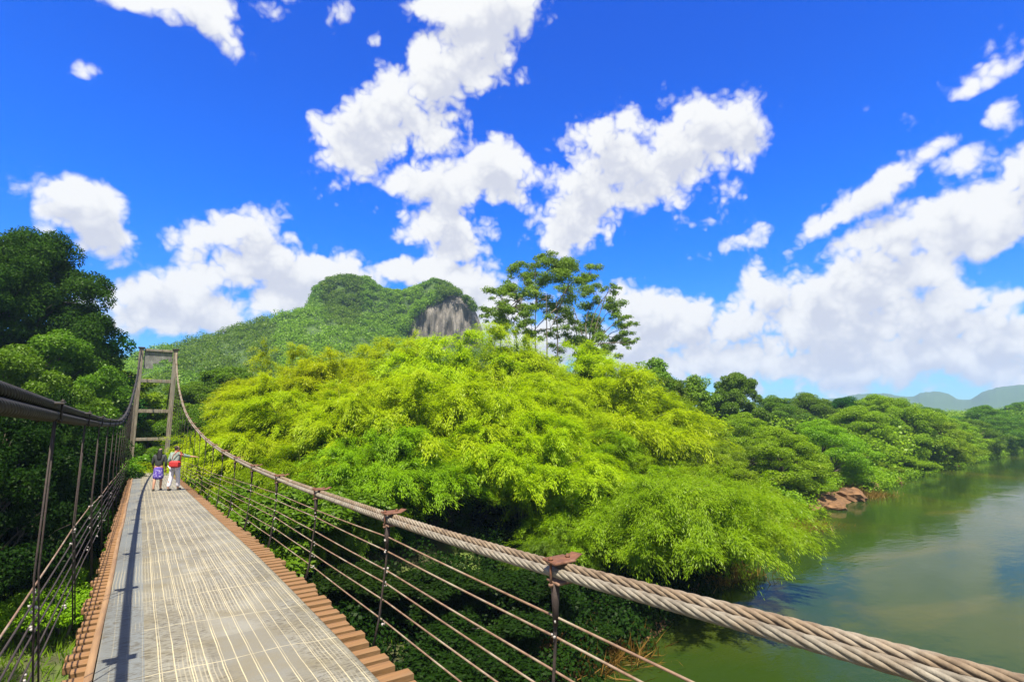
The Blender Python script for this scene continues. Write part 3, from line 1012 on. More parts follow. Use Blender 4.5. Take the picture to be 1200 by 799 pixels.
# hillside wood, even over the visible front
A, Rr_ = [], []
while len(A) < 3600:
    a = r_.uniform(sil[1, 0], az_el(700, 440)[0]); r0 = math.sqrt(r_.uniform(100 ** 2, 345 ** 2))
    A.append(a); Rr_.append(r0)
mlo, mhi = mesa[0, 0], mesa[-1, 0]
A += list(r_.uniform(mlo - 0.01, mhi + 0.01, 1500)); Rr_ += list(r_.uniform(D0 - 14, D0 + 30, 1500))
A = np.array(A); Rr_ = np.array(Rr_)
inrock = (A > rock_top[0, 0] + 0.014) & (A < rock_top[-1, 0]) & (Rr_ > D0 - 22) & (Rr_ < D0 + 4)
Z_ = hill_z(A, Rr_)
# keep clear of the rock wall: nothing whose canopy would stand in front of it
topr = np.interp(A, rock_top[:, 0], rock_top[:, 1])
el_ = (Z_ + 3 - EYE) / Rr_
inrock |= (A > rock_top[0, 0]) & (A < rock_top[-1, 0]) & (Rr_ < D0 + 3) & (Rr_ > 200) & (el_ > az_el(520, 408)[1])
keep = ~inrock
A, Rr_, Z_ = A[keep], Rr_[keep], Z_[keep]
ta = rock_top[0, 0] - 0.004 + (rock_top[-1, 0] - rock_top[0, 0] - 0.012) * r_.random(150) ** 1.7
tr = r_.uniform(D0 - 13, D0 - 1, 150)
tz = EYE + (np.interp(ta, rock_top[:, 0], rock_top[:, 1]) + r_.uniform(-0.006, 0.008, 150) * np.where(ta < az_el(520, 340)[0], 1.5, 0.35)) * tr
A = np.concatenate([A, ta]); Rr_ = np.concatenate([Rr_, tr]); Z_ = np.concatenate([Z_, tz])
Rc_ = r_.uniform(2.0, 4.2, len(A)) * np.where(Z_ > EYE + 48, 0.65, 1.0)
sunlit_wood = vnoise(A * 14 + 2, Rr_ / 60, 9) > 0.52  # light-leaved crowns; the others get darker leaves as a painted cloud shadow
for sel, mat, nm, lab in ((sunlit_wood, 'leaf_hill', 'forest', 'light green wood covering the hill and its two knolls'),
                          (~sunlit_wood, 'leaf_mid', 'forest', 'patches of wood coloured darker as cloud shadow on the slope of the hill')):
    forest(nm, Rr_[sel] * np.sin(A[sel]), Rr_[sel] * np.cos(A[sel]), Z_[sel] + Rc_[sel] * 0.15, Rc_[sel], 150, 0.6, mat, 50 + len(nm) + int(sel.sum()) % 7, lab)

# low growth along the water that nobody could count
X_ = r_.uniform(38, 228, 900)
off_ = -0.3 + r_.random(900) ** 1.5 * 7
Y_ = np.interp(X_, BX, BY) + off_
ok = ~((X_ > 58) & (X_ < 80) & (off_ < 2.2))
X_, Y_ = X_[ok], Y_[ok]
Rb = r_.uniform(0.6, 1.7, len(X_))
forest('undergrowth', X_, Y_, np.maximum(ground_z(X_, Y_), 0) + Rb * 0.35, Rb, 240, 0.24, 'leaf_bright', 63, 'bright low growth along the water under the right bank trees', 'undergrowth')
X_ = np.concatenate([np.concatenate([r_.uniform(4, 36, 340), r_.uniform(13, 26, 80)]), r_.uniform(-26, -1.5, 260)])
Y_ = np.interp(X_, BX, BY) + np.where(X_ > 12, -0.3, 0.6) + r_.random(680) ** 1.3 * np.where(X_ > 0, 11, 24)
ok = ~((X_ > -9) & (X_ < -0.5) & (Y_ > 17) & (Y_ < 33))
ok &= ~((X_ > 2) & (X_ < 9) & (Y_ > 25))
X_, Y_ = X_[ok], Y_[ok]
Rb = r_.uniform(0.5, 1.3, len(X_))
forest('undergrowth', X_, Y_, ground_z(X_, Y_) + Rb * 0.3, Rb, 330, 0.15, 'leaf_shade', 64, 'dark low growth on the shaded bank under the bamboo and the left trees', 'undergrowth')

# flat wood behind the right bank out to the river bend
X_ = r_.uniform(45, 620, 1500)
Y_ = np.interp(X_, BX, BY) + np.where(X_ > 95, 2.0, 16) + r_.random(1500) ** 1.6 * 130
Zg = ground_z(X_, Y_)
hgt = r_.uniform(4.0, 8.0, 1500)
forest('treeline', X_, Y_, Zg + hgt * 0.55, hgt * 0.55, 220, 0.48, 'leaf_bright', 61, 'continuous green wood behind the trees of the right bank')
X_ = 236 + r_.random(420) * 160
Y_ = r_.uniform(-60, 60, 420)
X_ = X_ + (48 - Y_) * 0.5
hgt = r_.uniform(8.0, 12.0, 420)
forest('treeline', X_, Y_, ground_z(X_, Y_) + hgt * 0.5, hgt * 0.55, 150, 0.9, 'leaf_mid', 62, 'far green wood closing the river bend at the right')

# distant blue mountains
MT = [(700, 478), (900, 470), (960, 464), (985, 462), (1005, 458), (1035, 456.5), (1055, 460), (1068, 461), (1080, 456), (1095, 454.5), (1112, 457), (1122, 464), (1138, 464), (1150, 456), (1168, 450), (1185, 448), (1200, 446), (1260, 440), (1330, 452), (1450, 470)]
mt = np.array([az_el(p[0], p[1] + 3) for p in MT])
ma = np.linspace(mt[0, 0], mt[-1, 0], 300)
mr = np.linspace(1900, 2450, 14)
MA, MR = np.meshgrid(ma, mr, indexing='xy')
el = np.interp(MA, mt[:, 0], mt[:, 1]) + (vnoise(MA * 260, MA * 0, 3) - 0.5) * 0.0016
prof = np.clip((MR - 1900) / 300, 0, 1) ** 0.7 * np.clip((2450 - MR) / 250, 0, 1)
MZ = EYE - 6 + (el * 2200 + 4) * prof + (vnoise(MA * 90, MR / 45, 2) - 0.5) * 12 * prof * (MR < 2150)
mm = link_mesh('mountains', grid_mesh('mountains', np.stack([MR * np.sin(MA), MR * np.cos(MA), MZ], -1)), hill_mat)
tag(mm, kind='structure')


# ------------------------------------------------------------------ grass, dry brush, boulders
def grass():
    r = np.random.default_rng(70)
    n = 80000
    X = r.uniform(-14, 9, n)
    Y = np.interp(X, BX, BY) + 1.2 + r.random(n) ** 1.3 * 34
    keep = vnoise(X / 3.2, Y / 3.2, 12) + r.uniform(-0.15, 0.15, n) > 0.3
    X, Y = X[keep], Y[keep]
    n = len(X)
    pos = np.stack([X, Y, ground_z(X, Y) - 0.03], -1)
    ax = unit(r.normal(size=(n, 3)) * 0.4 + np.array([0, 0, 1.0]))
    nr = unit(r.normal(size=(n, 3)) * np.array([1, 1, 0.2]))
    ln = r.uniform(0.18, 0.5, n)
    o = link_mesh('grass', quads_mesh('grass', leaf_quads(pos, ax, nr, ln, ln * 0.13)), M['grass'])
    tag(o, 'green grass on the bank on both sides of the bridge', 'grass', kind='stuff')


grass()


def dry_brush(px, py, Y, n, rad, label):
    r = np.random.default_rng(int(px))
    p = at(px, py, Y)
    gz = float(ground_z(p.x, p.y)) - 0.05
    c = r.normal(size=(n, 3)) * np.array([rad, rad * 0.6, 0])
    zz = ground_z(p.x + c[:, 0], Y + c[:, 1]) - gz
    c[:, 2] = np.maximum(zz, 0.0)
    ax = unit(r.normal(size=(n, 3)) * 0.7 + np.array([0, -0.3, 0.8]))
    nr = unit(r.normal(size=(n, 3)))
    ln = r.uniform(0.3, 1.2, n)
    o = link_mesh('dry_brush', quads_mesh('dry_brush', leaf_quads(c, ax, nr, ln, ln * 0.05)), M['dry'], None, (p.x, p.y, gz))
    tag(o, label, 'dry brush', 'dry brown brush at the water line')


dry_brush(700, 728, 17.6, 1300, 1.2, 'brown dry brush at the water under the twisted cable')
dry_brush(845, 655, 21.8, 2200, 1.4, 'tan dry brush at the water under the leaning bamboo')
dry_brush(925, 600, 27.6, 2600, 2.0, 'tan dry brush at the left end of the clay bank')
dry_brush(1010, 575, 33.0, 2600, 2.2, 'tan dry brush between the boulders on the clay bank')


def boulder(px, py, Y, r, seed, label):
    p = at(px, py, Y)
    z = float(ground_z(p.x, p.y))
    mb = MB()
    mb.blob((0, 0, 0), r, seed, 14, 9, (1.3, 0.9, 0.7), 0.16)
    o = mb.build('boulder', M['boulder'], None, (p.x, p.y, max(0.1, z) + r * 0.1))
    o.rotation_euler = (0, 0.2, seed)
    for q in o.data.polygons: q.use_smooth = False
    tag(o, label, 'boulder', 'boulders on the clay bank')


boulder(995, 576, 32.3, 1.6, 1, 'largest reddish boulder tilted on the clay bank')
boulder(978, 588, 29.9, 0.9, 2, 'small reddish boulder left of the largest one at the water edge')
boulder(1022, 572, 34.5, 0.9, 3, 'small boulder right of the largest one under the bush')
boulder(1050, 563, 36.3, 1.0, 4, 'flat boulder at the right end of the clay bank')

# ------------------------------------------------------------------ bridge
XL, XR = -0.14, 1.57           # deck plate edges
CLX, CRX = -0.52, 1.95         # main cables
TY = 54.0                      # tower
dzY = np.array([-8, 0, 4, 8, 15, 24, 40, 54.0, 60])
dzZ = np.array([-1.84, -1.85, -1.88, -1.98, -2.29, -2.68, -3.32, -3.85, -4.05])


def smooth_interp(y, ys, zs):
    """Catmull-Rom style interpolation with finite-difference slopes"""
    y = np.asarray(y, float)
    m = np.gradient(zs, ys)
    i = np.clip(np.searchsorted(ys, y) - 1, 0, len(ys) - 2)
    h = ys[i + 1] - ys[i]
    t = np.clip((y - ys[i]) / h, 0, 1)
    return ((2 * t**3 - 3 * t**2 + 1) * zs[i] + (t**3 - 2 * t**2 + t) * h * m[i] + (-2 * t**3 + 3 * t**2) * zs[i + 1] + (t**3 - t**2) * h * m[i + 1])


def deck_z(y): return EYE + smooth_interp(y, dzY, dzZ)


crY = np.array([-6, 0.48, 2.5, 7, 13, 24.7, 38, 48, 54.0]); crZ = np.array([-0.45, -0.71, -0.83, -0.955, -1.0, -0.62, 0.83, 3.2, 5.55])
clY = np.array([-6, 3, 8, 14, 20, 28, 38, 48, 54.0]); clZ = np.array([0.3, 0.09, -0.02, -0.10, -0.10, 0.28, 1.45, 3.55, 5.62])


def cab_r(y): return EYE + smooth_interp(y, crY, crZ)
def cab_l(y): return EYE + smooth_interp(y, clY, clZ)


bridge = empty('suspension_bridge', (0, 0, 0))
tag(bridge, 'narrow suspension footbridge with steel plate deck, orange planks, wire ropes and timber tower', 'bridge')

# deck plate (25 mm thick)
ys = np.arange(-6, 54.01, 0.3)
prof = [(XL, 0.0), (XR - 0.02, 0.0), (XR, -0.006), (XR, -0.025), (XL, -0.025)]
P = np.zeros((len(ys), len(prof), 3))
for j, (x, dz) in enumerate(prof):
    P[:, j, 0] = x
    P[:, j, 1] = ys
    P[:, j, 2] = deck_z(ys) + dz
link_mesh('deck_plate', grid_mesh('deck_plate', P, smooth=False, wrap=True), M['deck'], bridge)
# timber board along the left edge
prof = [(XL - 0.055, 0.012), (XL - 0.003, 0.012), (XL - 0.003, -0.06), (XL - 0.055, -0.06)]
P = np.zeros((len(ys), 4, 3))
for j, (x, dz) in enumerate(prof):
    P[:, j, 0] = x + 0.006 * np.sin(ys * 0.9)
    P[:, j, 1] = ys
    P[:, j, 2] = deck_z(ys) + dz
link_mesh('edge_board', grid_mesh('edge_board', P, smooth=False, wrap=True), M['board'], bridge)

# cross planks whose ends stick out on both sides
pr = random.Random(5)
far = MB()
y, n_pl = 2.2, 0
while y < 53.4:
    x0 = -0.335 + pr.uniform(-0.035, 0.03)
    x1 = 1.83 + pr.uniform(-0.05, 0.05)
    wdt = pr.uniform(0.085, 0.11)
    th = pr.uniform(0.05, 0.062)
    slope = float(deck_z(y + 0.1) - deck_z(y - 0.1)) / 0.2
    rot = Matrix.Rotation(math.atan(slope), 3, 'X') @ Matrix.Rotation(pr.uniform(-0.018, 0.018), 3, 'Z')
    tgt = MB() if n_pl < 98 else far
    c = ((x0 + x1) / 2, y, float(deck_z(y)) - 0.03 - th / 2 - pr.uniform(0, 0.006))
    if n_pl < 98:
        tgt.box((0, 0, 0), (x1 - x0, wdt, th), rot, bev=0.006)
        tgt.build('plank', M['plank'], bridge, c)
    else:
        tgt.box(c, (x1 - x0, wdt, th), rot)
    y += pr.uniform(0.178, 0.2)
    n_pl += 1
fo = far.build('planks', M['plank'], bridge)
fo['kind'] = 'stuff'
# long steel bearer ropes under the planks
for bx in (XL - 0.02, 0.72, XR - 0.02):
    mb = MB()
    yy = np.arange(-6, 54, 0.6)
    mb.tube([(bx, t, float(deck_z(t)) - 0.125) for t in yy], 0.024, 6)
    mb.build('bearer_rope', M['rope_shade'], bridge)


def rope_mesh(cx, zfun, dx, dz, rad, phase, y0, y1, ysplit, pitch):
    """one wire rope: real helical strands near the camera, a plain round rope farther off"""
    mb = MB()
    ns, sr = 6, rad * 0.40
    yy = np.arange(y0, ysplit + 0.001, 0.022)
    zz = zfun(yy)
    # widen strands into ellipses by following the helix
    for s in range(ns):
        ph = phase + 2 * math.pi * s / ns - 2 * math.pi * yy / pitch
        px = cx + dx + np.cos(ph) * (rad - sr)
        pz = zz + dz + np.sin(ph) * (rad - sr)
        mb.tube(list(zip(px, yy, pz)), sr, 6)
    mb.tube([(cx + dx, t, float(zfun(t)) + dz) for t in np.arange(y0, ysplit + 0.3, 0.3)], rad * 0.62, 6)
    far_y = np.concatenate([np.arange(ysplit - 0.05, y1, 0.6), [y1]])
    mb.tube([(cx + dx, t, float(zfun(t)) + dz) for t in far_y], rad * 0.97, 10)
    return mb


SUS = [-0.2 + 0.16 + 2.42 * k for k in range(0, 23)]      # suspender stations
SUS = [s for s in SUS if s < 52.5]


def clamp_mb(side):
    mb = MB()
    z = Matrix.Rotation(0.08, 3, 'X')
    mb.box((0.0, 0.0, 0.052), (0.15, 0.11, 0.014), z, bev=0.004)        # top saddle plate
    mb.box((0.02 * side, 0.0, -0.056), (0.14, 0.10, 0.014), z, bev=0.004)
    wing = Matrix.Rotation(-0.35 * side, 3, 'Y') @ Matrix.Rotation(0.12, 3, 'Z')
    mb.box((0.112 * side, 0.02, 0.048), (0.09, 0.08, 0.010), wing, taper=0.75, bev=0.003)
    for x in (-0.06, 0.06):
        mb.tube([(x, 0, -0.08), (x, 0, 0.078)], 0.007, 8)
        mb.tube([(x, 0, 0.058), (x, 0, 0.070)], 0.014, 6)
        mb.tube([(x, 0, -0.075), (x, 0, -0.062)], 0.014, 6)
    return mb


RAILS = [0.80, 0.69, 0.53, 0.41, 0.26, 0.10]
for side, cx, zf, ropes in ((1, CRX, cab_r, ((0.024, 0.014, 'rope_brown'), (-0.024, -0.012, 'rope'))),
                            (-1, CLX, cab_l, ((-0.014, 0.037, 'rope_shade'), (0.012, -0.039, 'rope_shade')))):
    cab = None
    for i, (dx, dz, mat) in enumerate(ropes):
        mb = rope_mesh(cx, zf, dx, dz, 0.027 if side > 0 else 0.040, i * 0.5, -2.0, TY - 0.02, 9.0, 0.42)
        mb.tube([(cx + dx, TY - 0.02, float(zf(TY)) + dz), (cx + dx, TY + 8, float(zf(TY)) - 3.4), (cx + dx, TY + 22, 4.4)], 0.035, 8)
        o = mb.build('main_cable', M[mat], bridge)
        if i == 0: cab = o
    cm = None
    for s in SUS:
        if cm is None:
            cm = clamp_mb(side).build('clamp', M['rust'] if side > 0 else M['rope_shade'], cab)
        else:
            c2 = cm.copy(); col.objects.link(c2); c2.parent = cab; cm2 = c2
            c2.location = (cx, s, float(zf(s))); c2.rotation_euler = (0, 0, pr.uniform(-0.25, 0.25)); continue
        cm.location = (cx, s, float(zf(s)))
    # suspenders and rail wires
    hts = {}
    for s in SUS:
        for j, h in enumerate(RAILS):
            hts[(s, j)] = h + pr.uniform(-0.025, 0.025)
    rx = cx - 0.03 * side
    for k, s in enumerate(SUS):
        zt, zb = float(zf(s)) - 0.06, float(deck_z(s)) - 0.12
        mb = MB()
        if side > 0:
            mb.tube([(rx, s, zt), (rx + 0.004, s + 0.01, zt * 0.7 + zb * 0.3), (rx - 0.05, s, zb + 0.25), (rx - 0.10, s, zb)], [0.012, 0.009, 0.009, 0.010], 7)
            mb.tube([(rx, s, zt + 0.0), (rx, s, zt - 0.22)], [0.026, 0.015], 7)
            mb.tube([(rx - 0.02, s + 0.03, zb + 0.32), (rx - 0.05, s + 0.05, zb + 0.12), (rx - 0.1, s + 0.02, zb)], 0.008, 6)
        else:
            for dy in (-0.12, 0.12):
                mb.tube([(rx, s + dy * 0.4, zt), (rx, s + dy * 0.8, (zt + zb) / 2), (rx + 0.09, s + dy, zb)], 0.006, 6)
        so = mb.build('suspender', M['rust_dark'], bridge)
        if k < 9:
            for j in range(6):
                if pr.random() < (0.35 if side > 0 else 0.6): continue
                t = MB()
                z = float(deck_z(s)) + hts[(s, j)]
                for q in range(3):
                    t.blob((rx + pr.uniform(-0.02, 0.02), s + pr.uniform(-0.02, 0.02), z + pr.uniform(-0.03, 0.02)), pr.uniform(0.006, 0.012), pr.randint(0, 999), 6, 4, (1, 1, 1), 0.4)
                t.build('wire_tie', M['tie'], so)
    for j in range(6):
        mb = MB()
        for a, b in zip(SUS[:-1], SUS[1:]):
            pts = []
            for q in range(6):
                t = q / 5
                yv = a * (1 - t) + b * t
                pts.append((rx + 0.012 * side, yv, float(deck_z(yv)) + hts[(a, j)] * (1 - t) + hts[(b, j)] * t - 0.008 * math.sin(math.pi * t)))
            mb.tube(pts, 0.0065, 6, cap=False)
        mb.build('rail_wire', M['rail'] if side > 0 or j == 0 else M['rust_dark'], bridge)

# tower: two weathered timber legs, three crossbeams, planked head
tower = empty('tower', (0, 0, 0), bridge)
zt = EYE + 5.75
zg = float(ground_z(0.7, TY)) - 0.3
for x, lean in ((CLX + 0.02, 0.0), (CRX - 0.02, 0.0)):
    mb = MB()
    mb.box((x, TY, (zt + zg) / 2), (0.33, 0.33, zt - zg), bev=0.03)
    mb.build('tower_leg', M['tower_wood'], tower)
for z, h in ((EYE + 3.05, 0.28), (EYE + 0.55, 0.28), (EYE - 1.75, 0.24)):
    mb = MB()
    mb.box(((CLX + CRX) / 2, TY - 0.02, z), (CRX - CLX - 0.38, 0.24, h), bev=0.02)
    mb.build('crossbeam', M['tower_wood'], tower)
mb = MB()
mb.box(((CLX + CRX) / 2, TY, zt - 0.12), (CRX - CLX - 0.44, 0.30, 0.2), bev=0.02)
mb.build('crossbeam', M['tower_wood'], tower)
mb = MB()
lo, hi = CLX + 0.24, CRX - 0.24
nb = 15
for i in range(nb):
    w_ = (hi - lo) / nb
    ln = 1.0 if i < 8 else pr.uniform(0.35, 0.8)
    ln += (0.45 if i < 5 else 0)
    mb.box((lo + w_ * (i + 0.5), TY + 0.02, zt - 0.225 - ln / 2), (w_ * 0.94, 0.05, ln))
mb.build('head_boards', M['tower_plate'], tower)
for x in (CLX + 0.02, CRX - 0.02):
    mb = MB()
    mb.box((x, TY, zt + 0.05), (0.5, 0.5, 0.1), bev=0.02)
    mb.build('leg_cap', M['rust_dark'], tower)

# concrete landing at the end of the deck
mb = MB()
zl = float(deck_z(54)) - 0.02
mb.box((0.72, 57.5, zl - 0.6), (2.9, 6.4, 1.2), bev=0.03)
mb.box((0.1, 55.2, zl + 0.11), (1.1, 0.5, 0.2), bev=0.02)
o = mb.build('landing', M['concrete'])
tag(o, 'pale concrete landing slab at the far foot of the timber tower', 'landing')


# ------------------------------------------------------------------ walkers
def skin_mesh(name, verts, edges, radii, mat, parent=None, loc=(0, 0, 0), sub=2):
    me = bpy.data.meshes.new(name)
    me.from_pydata(verts, edges, [])
    o = bpy.data.objects.new(name, me)
    col.objects.link(o)
    md = o.modifiers.new('skin', 'SKIN')
    md.use_smooth_shade = True
    sk = me.skin_vertices[0].data
    for i, r in enumerate(radii):
        sk[i].radius = r if isinstance(r, tuple) else (r, r)
    sk[0].use_root = True
    ss = o.modifiers.new('sub', 'SUBSURF')
    ss.levels = ss.render_levels = sub
    bpy.context.view_layer.update()
    dg = bpy.context.evaluated_depsgraph_get()
    new = bpy.data.meshes.new_from_object(o.evaluated_get(dg))
    o.modifiers.clear()
    o.data = new
    bpy.data.meshes.remove(me)
    new.name = name
    new.materials.clear()
    new.materials.append(mat)
    for p in new.polygons: p.use_smooth = True
    if parent: o.parent = parent
    o.location = loc
    return o


def person(loc, rot, H, step, arms, label):
    """arms: per side (elbow, wrist) offsets; +Y is the way the figure faces, hips first"""
    s = H / 1.7
    V, E, Rd = [], [], []

    def v(p, r, link=None):
        V.append(tuple(k * s for k in p)); Rd.append(tuple(k * s for k in r) if isinstance(r, tuple) else r * s)
        if link is not None: E.append((link, len(V) - 1))
        return len(V) - 1
    hip = v((0, 0, 0.93), (0.15, 0.11))
    belly = v((0, 0.005, 1.08), (0.135, 0.10), hip)
    chest = v((0, 0, 1.28), (0.155, 0.11), belly)
    neck0 = v((0, 0, 1.43), (0.065, 0.06), chest)
    neck = v((0, 0.005, 1.49), 0.05, neck0)
    head0 = v((0, 0.02, 1.55), (0.068, 0.078), neck)
    head1 = v((0, 0.015, 1.62), (0.075, 0.09), head0)
    v((0, 0.005, 1.685), (0.05, 0.06), head1)
    nose = v((0, 0.115, 1.585), 0.014, head0)
    ends = {}
    for sd in (-1, 1):
        th = v((0.095 * sd, 0, 0.86), 0.095, hip)
        kn = v((0.1 * sd, step * sd * 0.45 + 0.02, 0.48), 0.058, th)
        cf = v((0.1 * sd, step * sd * 0.8 - 0.01, 0.32), 0.056, kn)
        an = v((0.1 * sd, step * sd * 1.0 - 0.02, 0.085), 0.038, cf)
        v((0.105 * sd, step * sd * 1.0 + 0.13, 0.03), (0.035, 0.026), an)
        sh = v((0.18 * sd, 0, 1.38), 0.062, chest)
        (el, wr) = arms[sd]
        e = v((0.18 * sd + el[0], el[1], 1.38 + el[2]), 0.043, sh)
        w_ = v((0.18 * sd + wr[0], wr[1], 1.38 + wr[2]), 0.028, e)
        d = (Vector(wr) - Vector(el)).normalized()
        pm = v((0.18 * sd + wr[0] + d.x * .07, wr[1] + d.y * .07, 1.38 + wr[2] + d.z * .07), (0.034, 0.02), w_)
        side = Vector((0, 0, 1)).cross(d)
        if side.length < 0.2: side = Vector((0, 1, 0))
        side.normalize()
        for q, ln in ((-1.5, 0.07), (-0.5, 0.085), (0.5, 0.08), (1.5, 0.062)):
            b = Vector((0.18 * sd + wr[0], wr[1], 1.38 + wr[2])) + d * .10 + side * 0.019 * q
            f1 = v(tuple(b), 0.0095, pm)
            v(tuple(b + d * ln + side * 0.004 * q + Vector((0, 0, -0.015))), 0.008, f1)
        tb = Vector((0.18 * sd + wr[0], wr[1], 1.38 + wr[2])) + d * .05 - side * 0.04
        t1 = v(tuple(tb), 0.011, pm)
        v(tuple(tb + d * 0.045 - side * 0.012), 0.009, t1)
        ends[sd] = (e, w_)
    o = skin_mesh('person', V, E, Rd, M['skin'], None, (0, 0, 0))
    o.location = loc
    o.rotation_euler = (0, 0, rot)
    tag(o, label, 'person')
    return o, s


def cloth(name, o, s, pts, edges, rad, mat, sub=2):
    return skin_mesh(name, [tuple(k * s for k in p) for p in pts], edges,
                     [tuple(k * s for k in r) if isinstance(r, tuple) else r * s for r in rad], mat, o, sub=sub)


def shirt(o, s, arms, mat, sleeve=0.9):
    pts = [(0, 0, 0.92), (0, 0.005, 1.08), (0, 0, 1.28), (0, 0, 1.42)]
    ed = [(0, 1), (1, 2), (2, 3)]
    rd = [(0.172, 0.13), (0.16, 0.122), (0.178, 0.13), (0.085, 0.078)]
    for sd in (-1, 1):
        el, wr = arms[sd]
        i = len(pts)
        pts += [(0.18 * sd, 0, 1.385), (0.18 * sd + el[0], el[1], 1.38 + el[2])]
        ed += [(2, i), (i, i + 1)]
        rd += [0.078, 0.058]
        if sleeve > 0.5:
            k = sleeve
            pts.append((0.18 * sd + el[0] * (1 - k) + wr[0] * k, el[1] * (1 - k) + wr[1] * k, 1.38 + el[2] * (1 - k) + wr[2] * k))
            ed.append((i + 1, i + 2)); rd.append(0.046)
    return cloth('shirt', o, s, pts, ed, rd, mat)


def trousers(o, s, step, mat):
    pts, ed, rd = [(0, 0, 0.95)], [], [(0.165, 0.125)]
    for sd in (-1, 1):
        i = len(pts)
        pts += [(0.095 * sd, 0, 0.86), (0.1 * sd, step * sd * 0.45 + 0.02, 0.48), (0.1 * sd, step * sd * 1.0 - 0.015, 0.12)]
        ed += [(0, i), (i, i + 1), (i + 1, i + 2)]
        rd += [0.112, 0.082, 0.072]
    return cloth('trousers', o, s, pts, ed, rd, mat)


def shoes(o, s, step, mat):
    for sd in (-1, 1):
        cloth('shoe', o, s, [(0.102 * sd, step * sd - 0.05, 0.045), (0.104 * sd, step * sd + 0.05, 0.042), (0.106 * sd, step * sd + 0.16, 0.034)], [(0, 1), (1, 2)], [0.045, 0.045, (0.042, 0.03)], mat)


def eyes(o, s):
    for sd in (-1, 1):
        mb = MB()
        mb.blob((0.032 * sd * s, 0.093 * s, 1.612 * s), 0.011 * s, 1, 7, 5, rough=0)
        mb.build('eye', M['hair'], o)
    mb = MB()
    mb.box((0, 0.096 * s, 1.545 * s), (0.045 * s, 0.012 * s, 0.010 * s), bev=0.003 * s)
    mb.build('mouth', M['red_cloth'], o)


# left walker, seen from behind: dark top, long dark hair, purple printed skirt
pa = at(184, 571, 24.4)
armsA = {-1: ((-0.05, 0.02, -0.27), (-0.04, 0.16, -0.44)), 1: ((0.06, -0.02, -0.28), (0.05, 0.06, -0.52))}
pz = float(deck_z(24.4)) + 0.004
A_, sA = person((pa.x, 24.4, pz), R(-12), 1.56, 0.12, armsA, 'walker in a black top and purple printed skirt with long dark hair')
shirt(A_, sA, armsA, M['black_cloth'], 0.6)
cloth('skirt', A_, sA, [(0, 0, 0.98), (0, 0, 0.86), (0, 0.02, 0.62), (0, 0.02, 0.42)], [(0, 1), (1, 2), (2, 3)], [(0.16, 0.13), (0.19, 0.15), (0.215, 0.185), (0.225, 0.2)], M['purple_cloth'])
cloth('hair', A_, sA, [(0, -0.005, 1.66), (0, -0.045, 1.58), (0, -0.09, 1.42), (0, -0.115, 1.24)], [(0, 1), (1, 2), (2, 3)], [(0.085, 0.085), (0.09, 0.08), (0.1, 0.045), (0.07, 0.03)], M['hair'])
shoes(A_, sA, 0.12, M['shoe'])
eyes(A_, sA)

# right walker: grey-green shirt, one arm stretched towards the rail, lilac-white trousers
pb = at(203, 571, 24.0)
armsB = {-1: ((-0.08, -0.02, -0.27), (-0.05, 0.12, -0.46)), 1: ((0.16, 0.14, -0.09), (0.34, 0.30, -0.12))}
pz = float(deck_z(24.0)) + 0.004
B_, sB = person((pb.x, 24.0, pz), R(-40), 1.64, 0.13, armsB, 'walker in grey-green shirt and pale lilac trousers stretching an arm towards the rail')
shirt(B_, sB, armsB, M['green_cloth'], 0.55)
trousers(B_, sB, 0.13, M['lilac_cloth'])
cloth('hair', B_, sB, [(0, 0.0, 1.68), (0, -0.035, 1.62), (0, -0.05, 1.55)], [(0, 1), (1, 2)], [(0.07, 0.075), (0.082, 0.07), (0.05, 0.035)], M['bark_dark'])
shoes(B_, sB, 0.13, M['shoe'])
eyes(B_, sB)
# red bag hanging at the right walker's hip
bg = MB()
bg.box((0, 0, 0), (0.36, 0.17, 0.24), bev=0.05)
bo = bg.build('shoulder_bag', M['red_cloth'], None, (pb.x - 0.02, 23.78, pz + 0.97))
bo.rotation_euler = (0, 0, R(-40))
tag(bo, 'red shoulder bag hanging at the hip of the walker in the grey-green shirt', 'bag')
st = MB()
st.tube([(-0.16, 0.02, 0.1), (-0.12, 0.02, 0.3), (0.05, 0.04, 0.5), (0.13, 0.12, 0.42), (0.16, 0.05, 0.1)], 0.014, 6)
st.build('strap', M['red_cloth'], bo)

# ------------------------------------------------------------------ light and sky
S = Vector((-0.28, -0.38, 1.0)).normalized()
sun_d = bpy.data.lights.new('sun', 'SUN')
sun_d.energy = 5.0
sun_d.angle = R(0.5)
sun_d.color = (1.0, 0.92, 0.78)
sun = bpy.data.objects.new('sun', sun_d)
col.objects.link(sun)
sun.rotation_euler = S.to_track_quat('Z', 'Y').to_euler()
sun.location = (0, 0, 60)

world = bpy.data.worlds.new('World')
scene.world = world
world.use_nodes = True
nt = world.node_tree
nt.nodes.clear()
wout = nt.nodes.new('ShaderNodeOutputWorld')
bg = nt.nodes.new('ShaderNodeBackground')
sky = nt.nodes.new('ShaderNodeTexSky')
sky.sky_type = 'NISHITA'
sky.sun_disc = False
sky.sun_elevation = math.asin(S.z)
sky.sun_rotation = math.atan2(S.x, S.y)
sky.air_density = 1.0
sky.dust_density = 0.3
sky.ozone_density = 3.0
SKY_STRENGTH = 0.05
CLOUD = 7.9        # radiance of sunlit cloud before the background strength

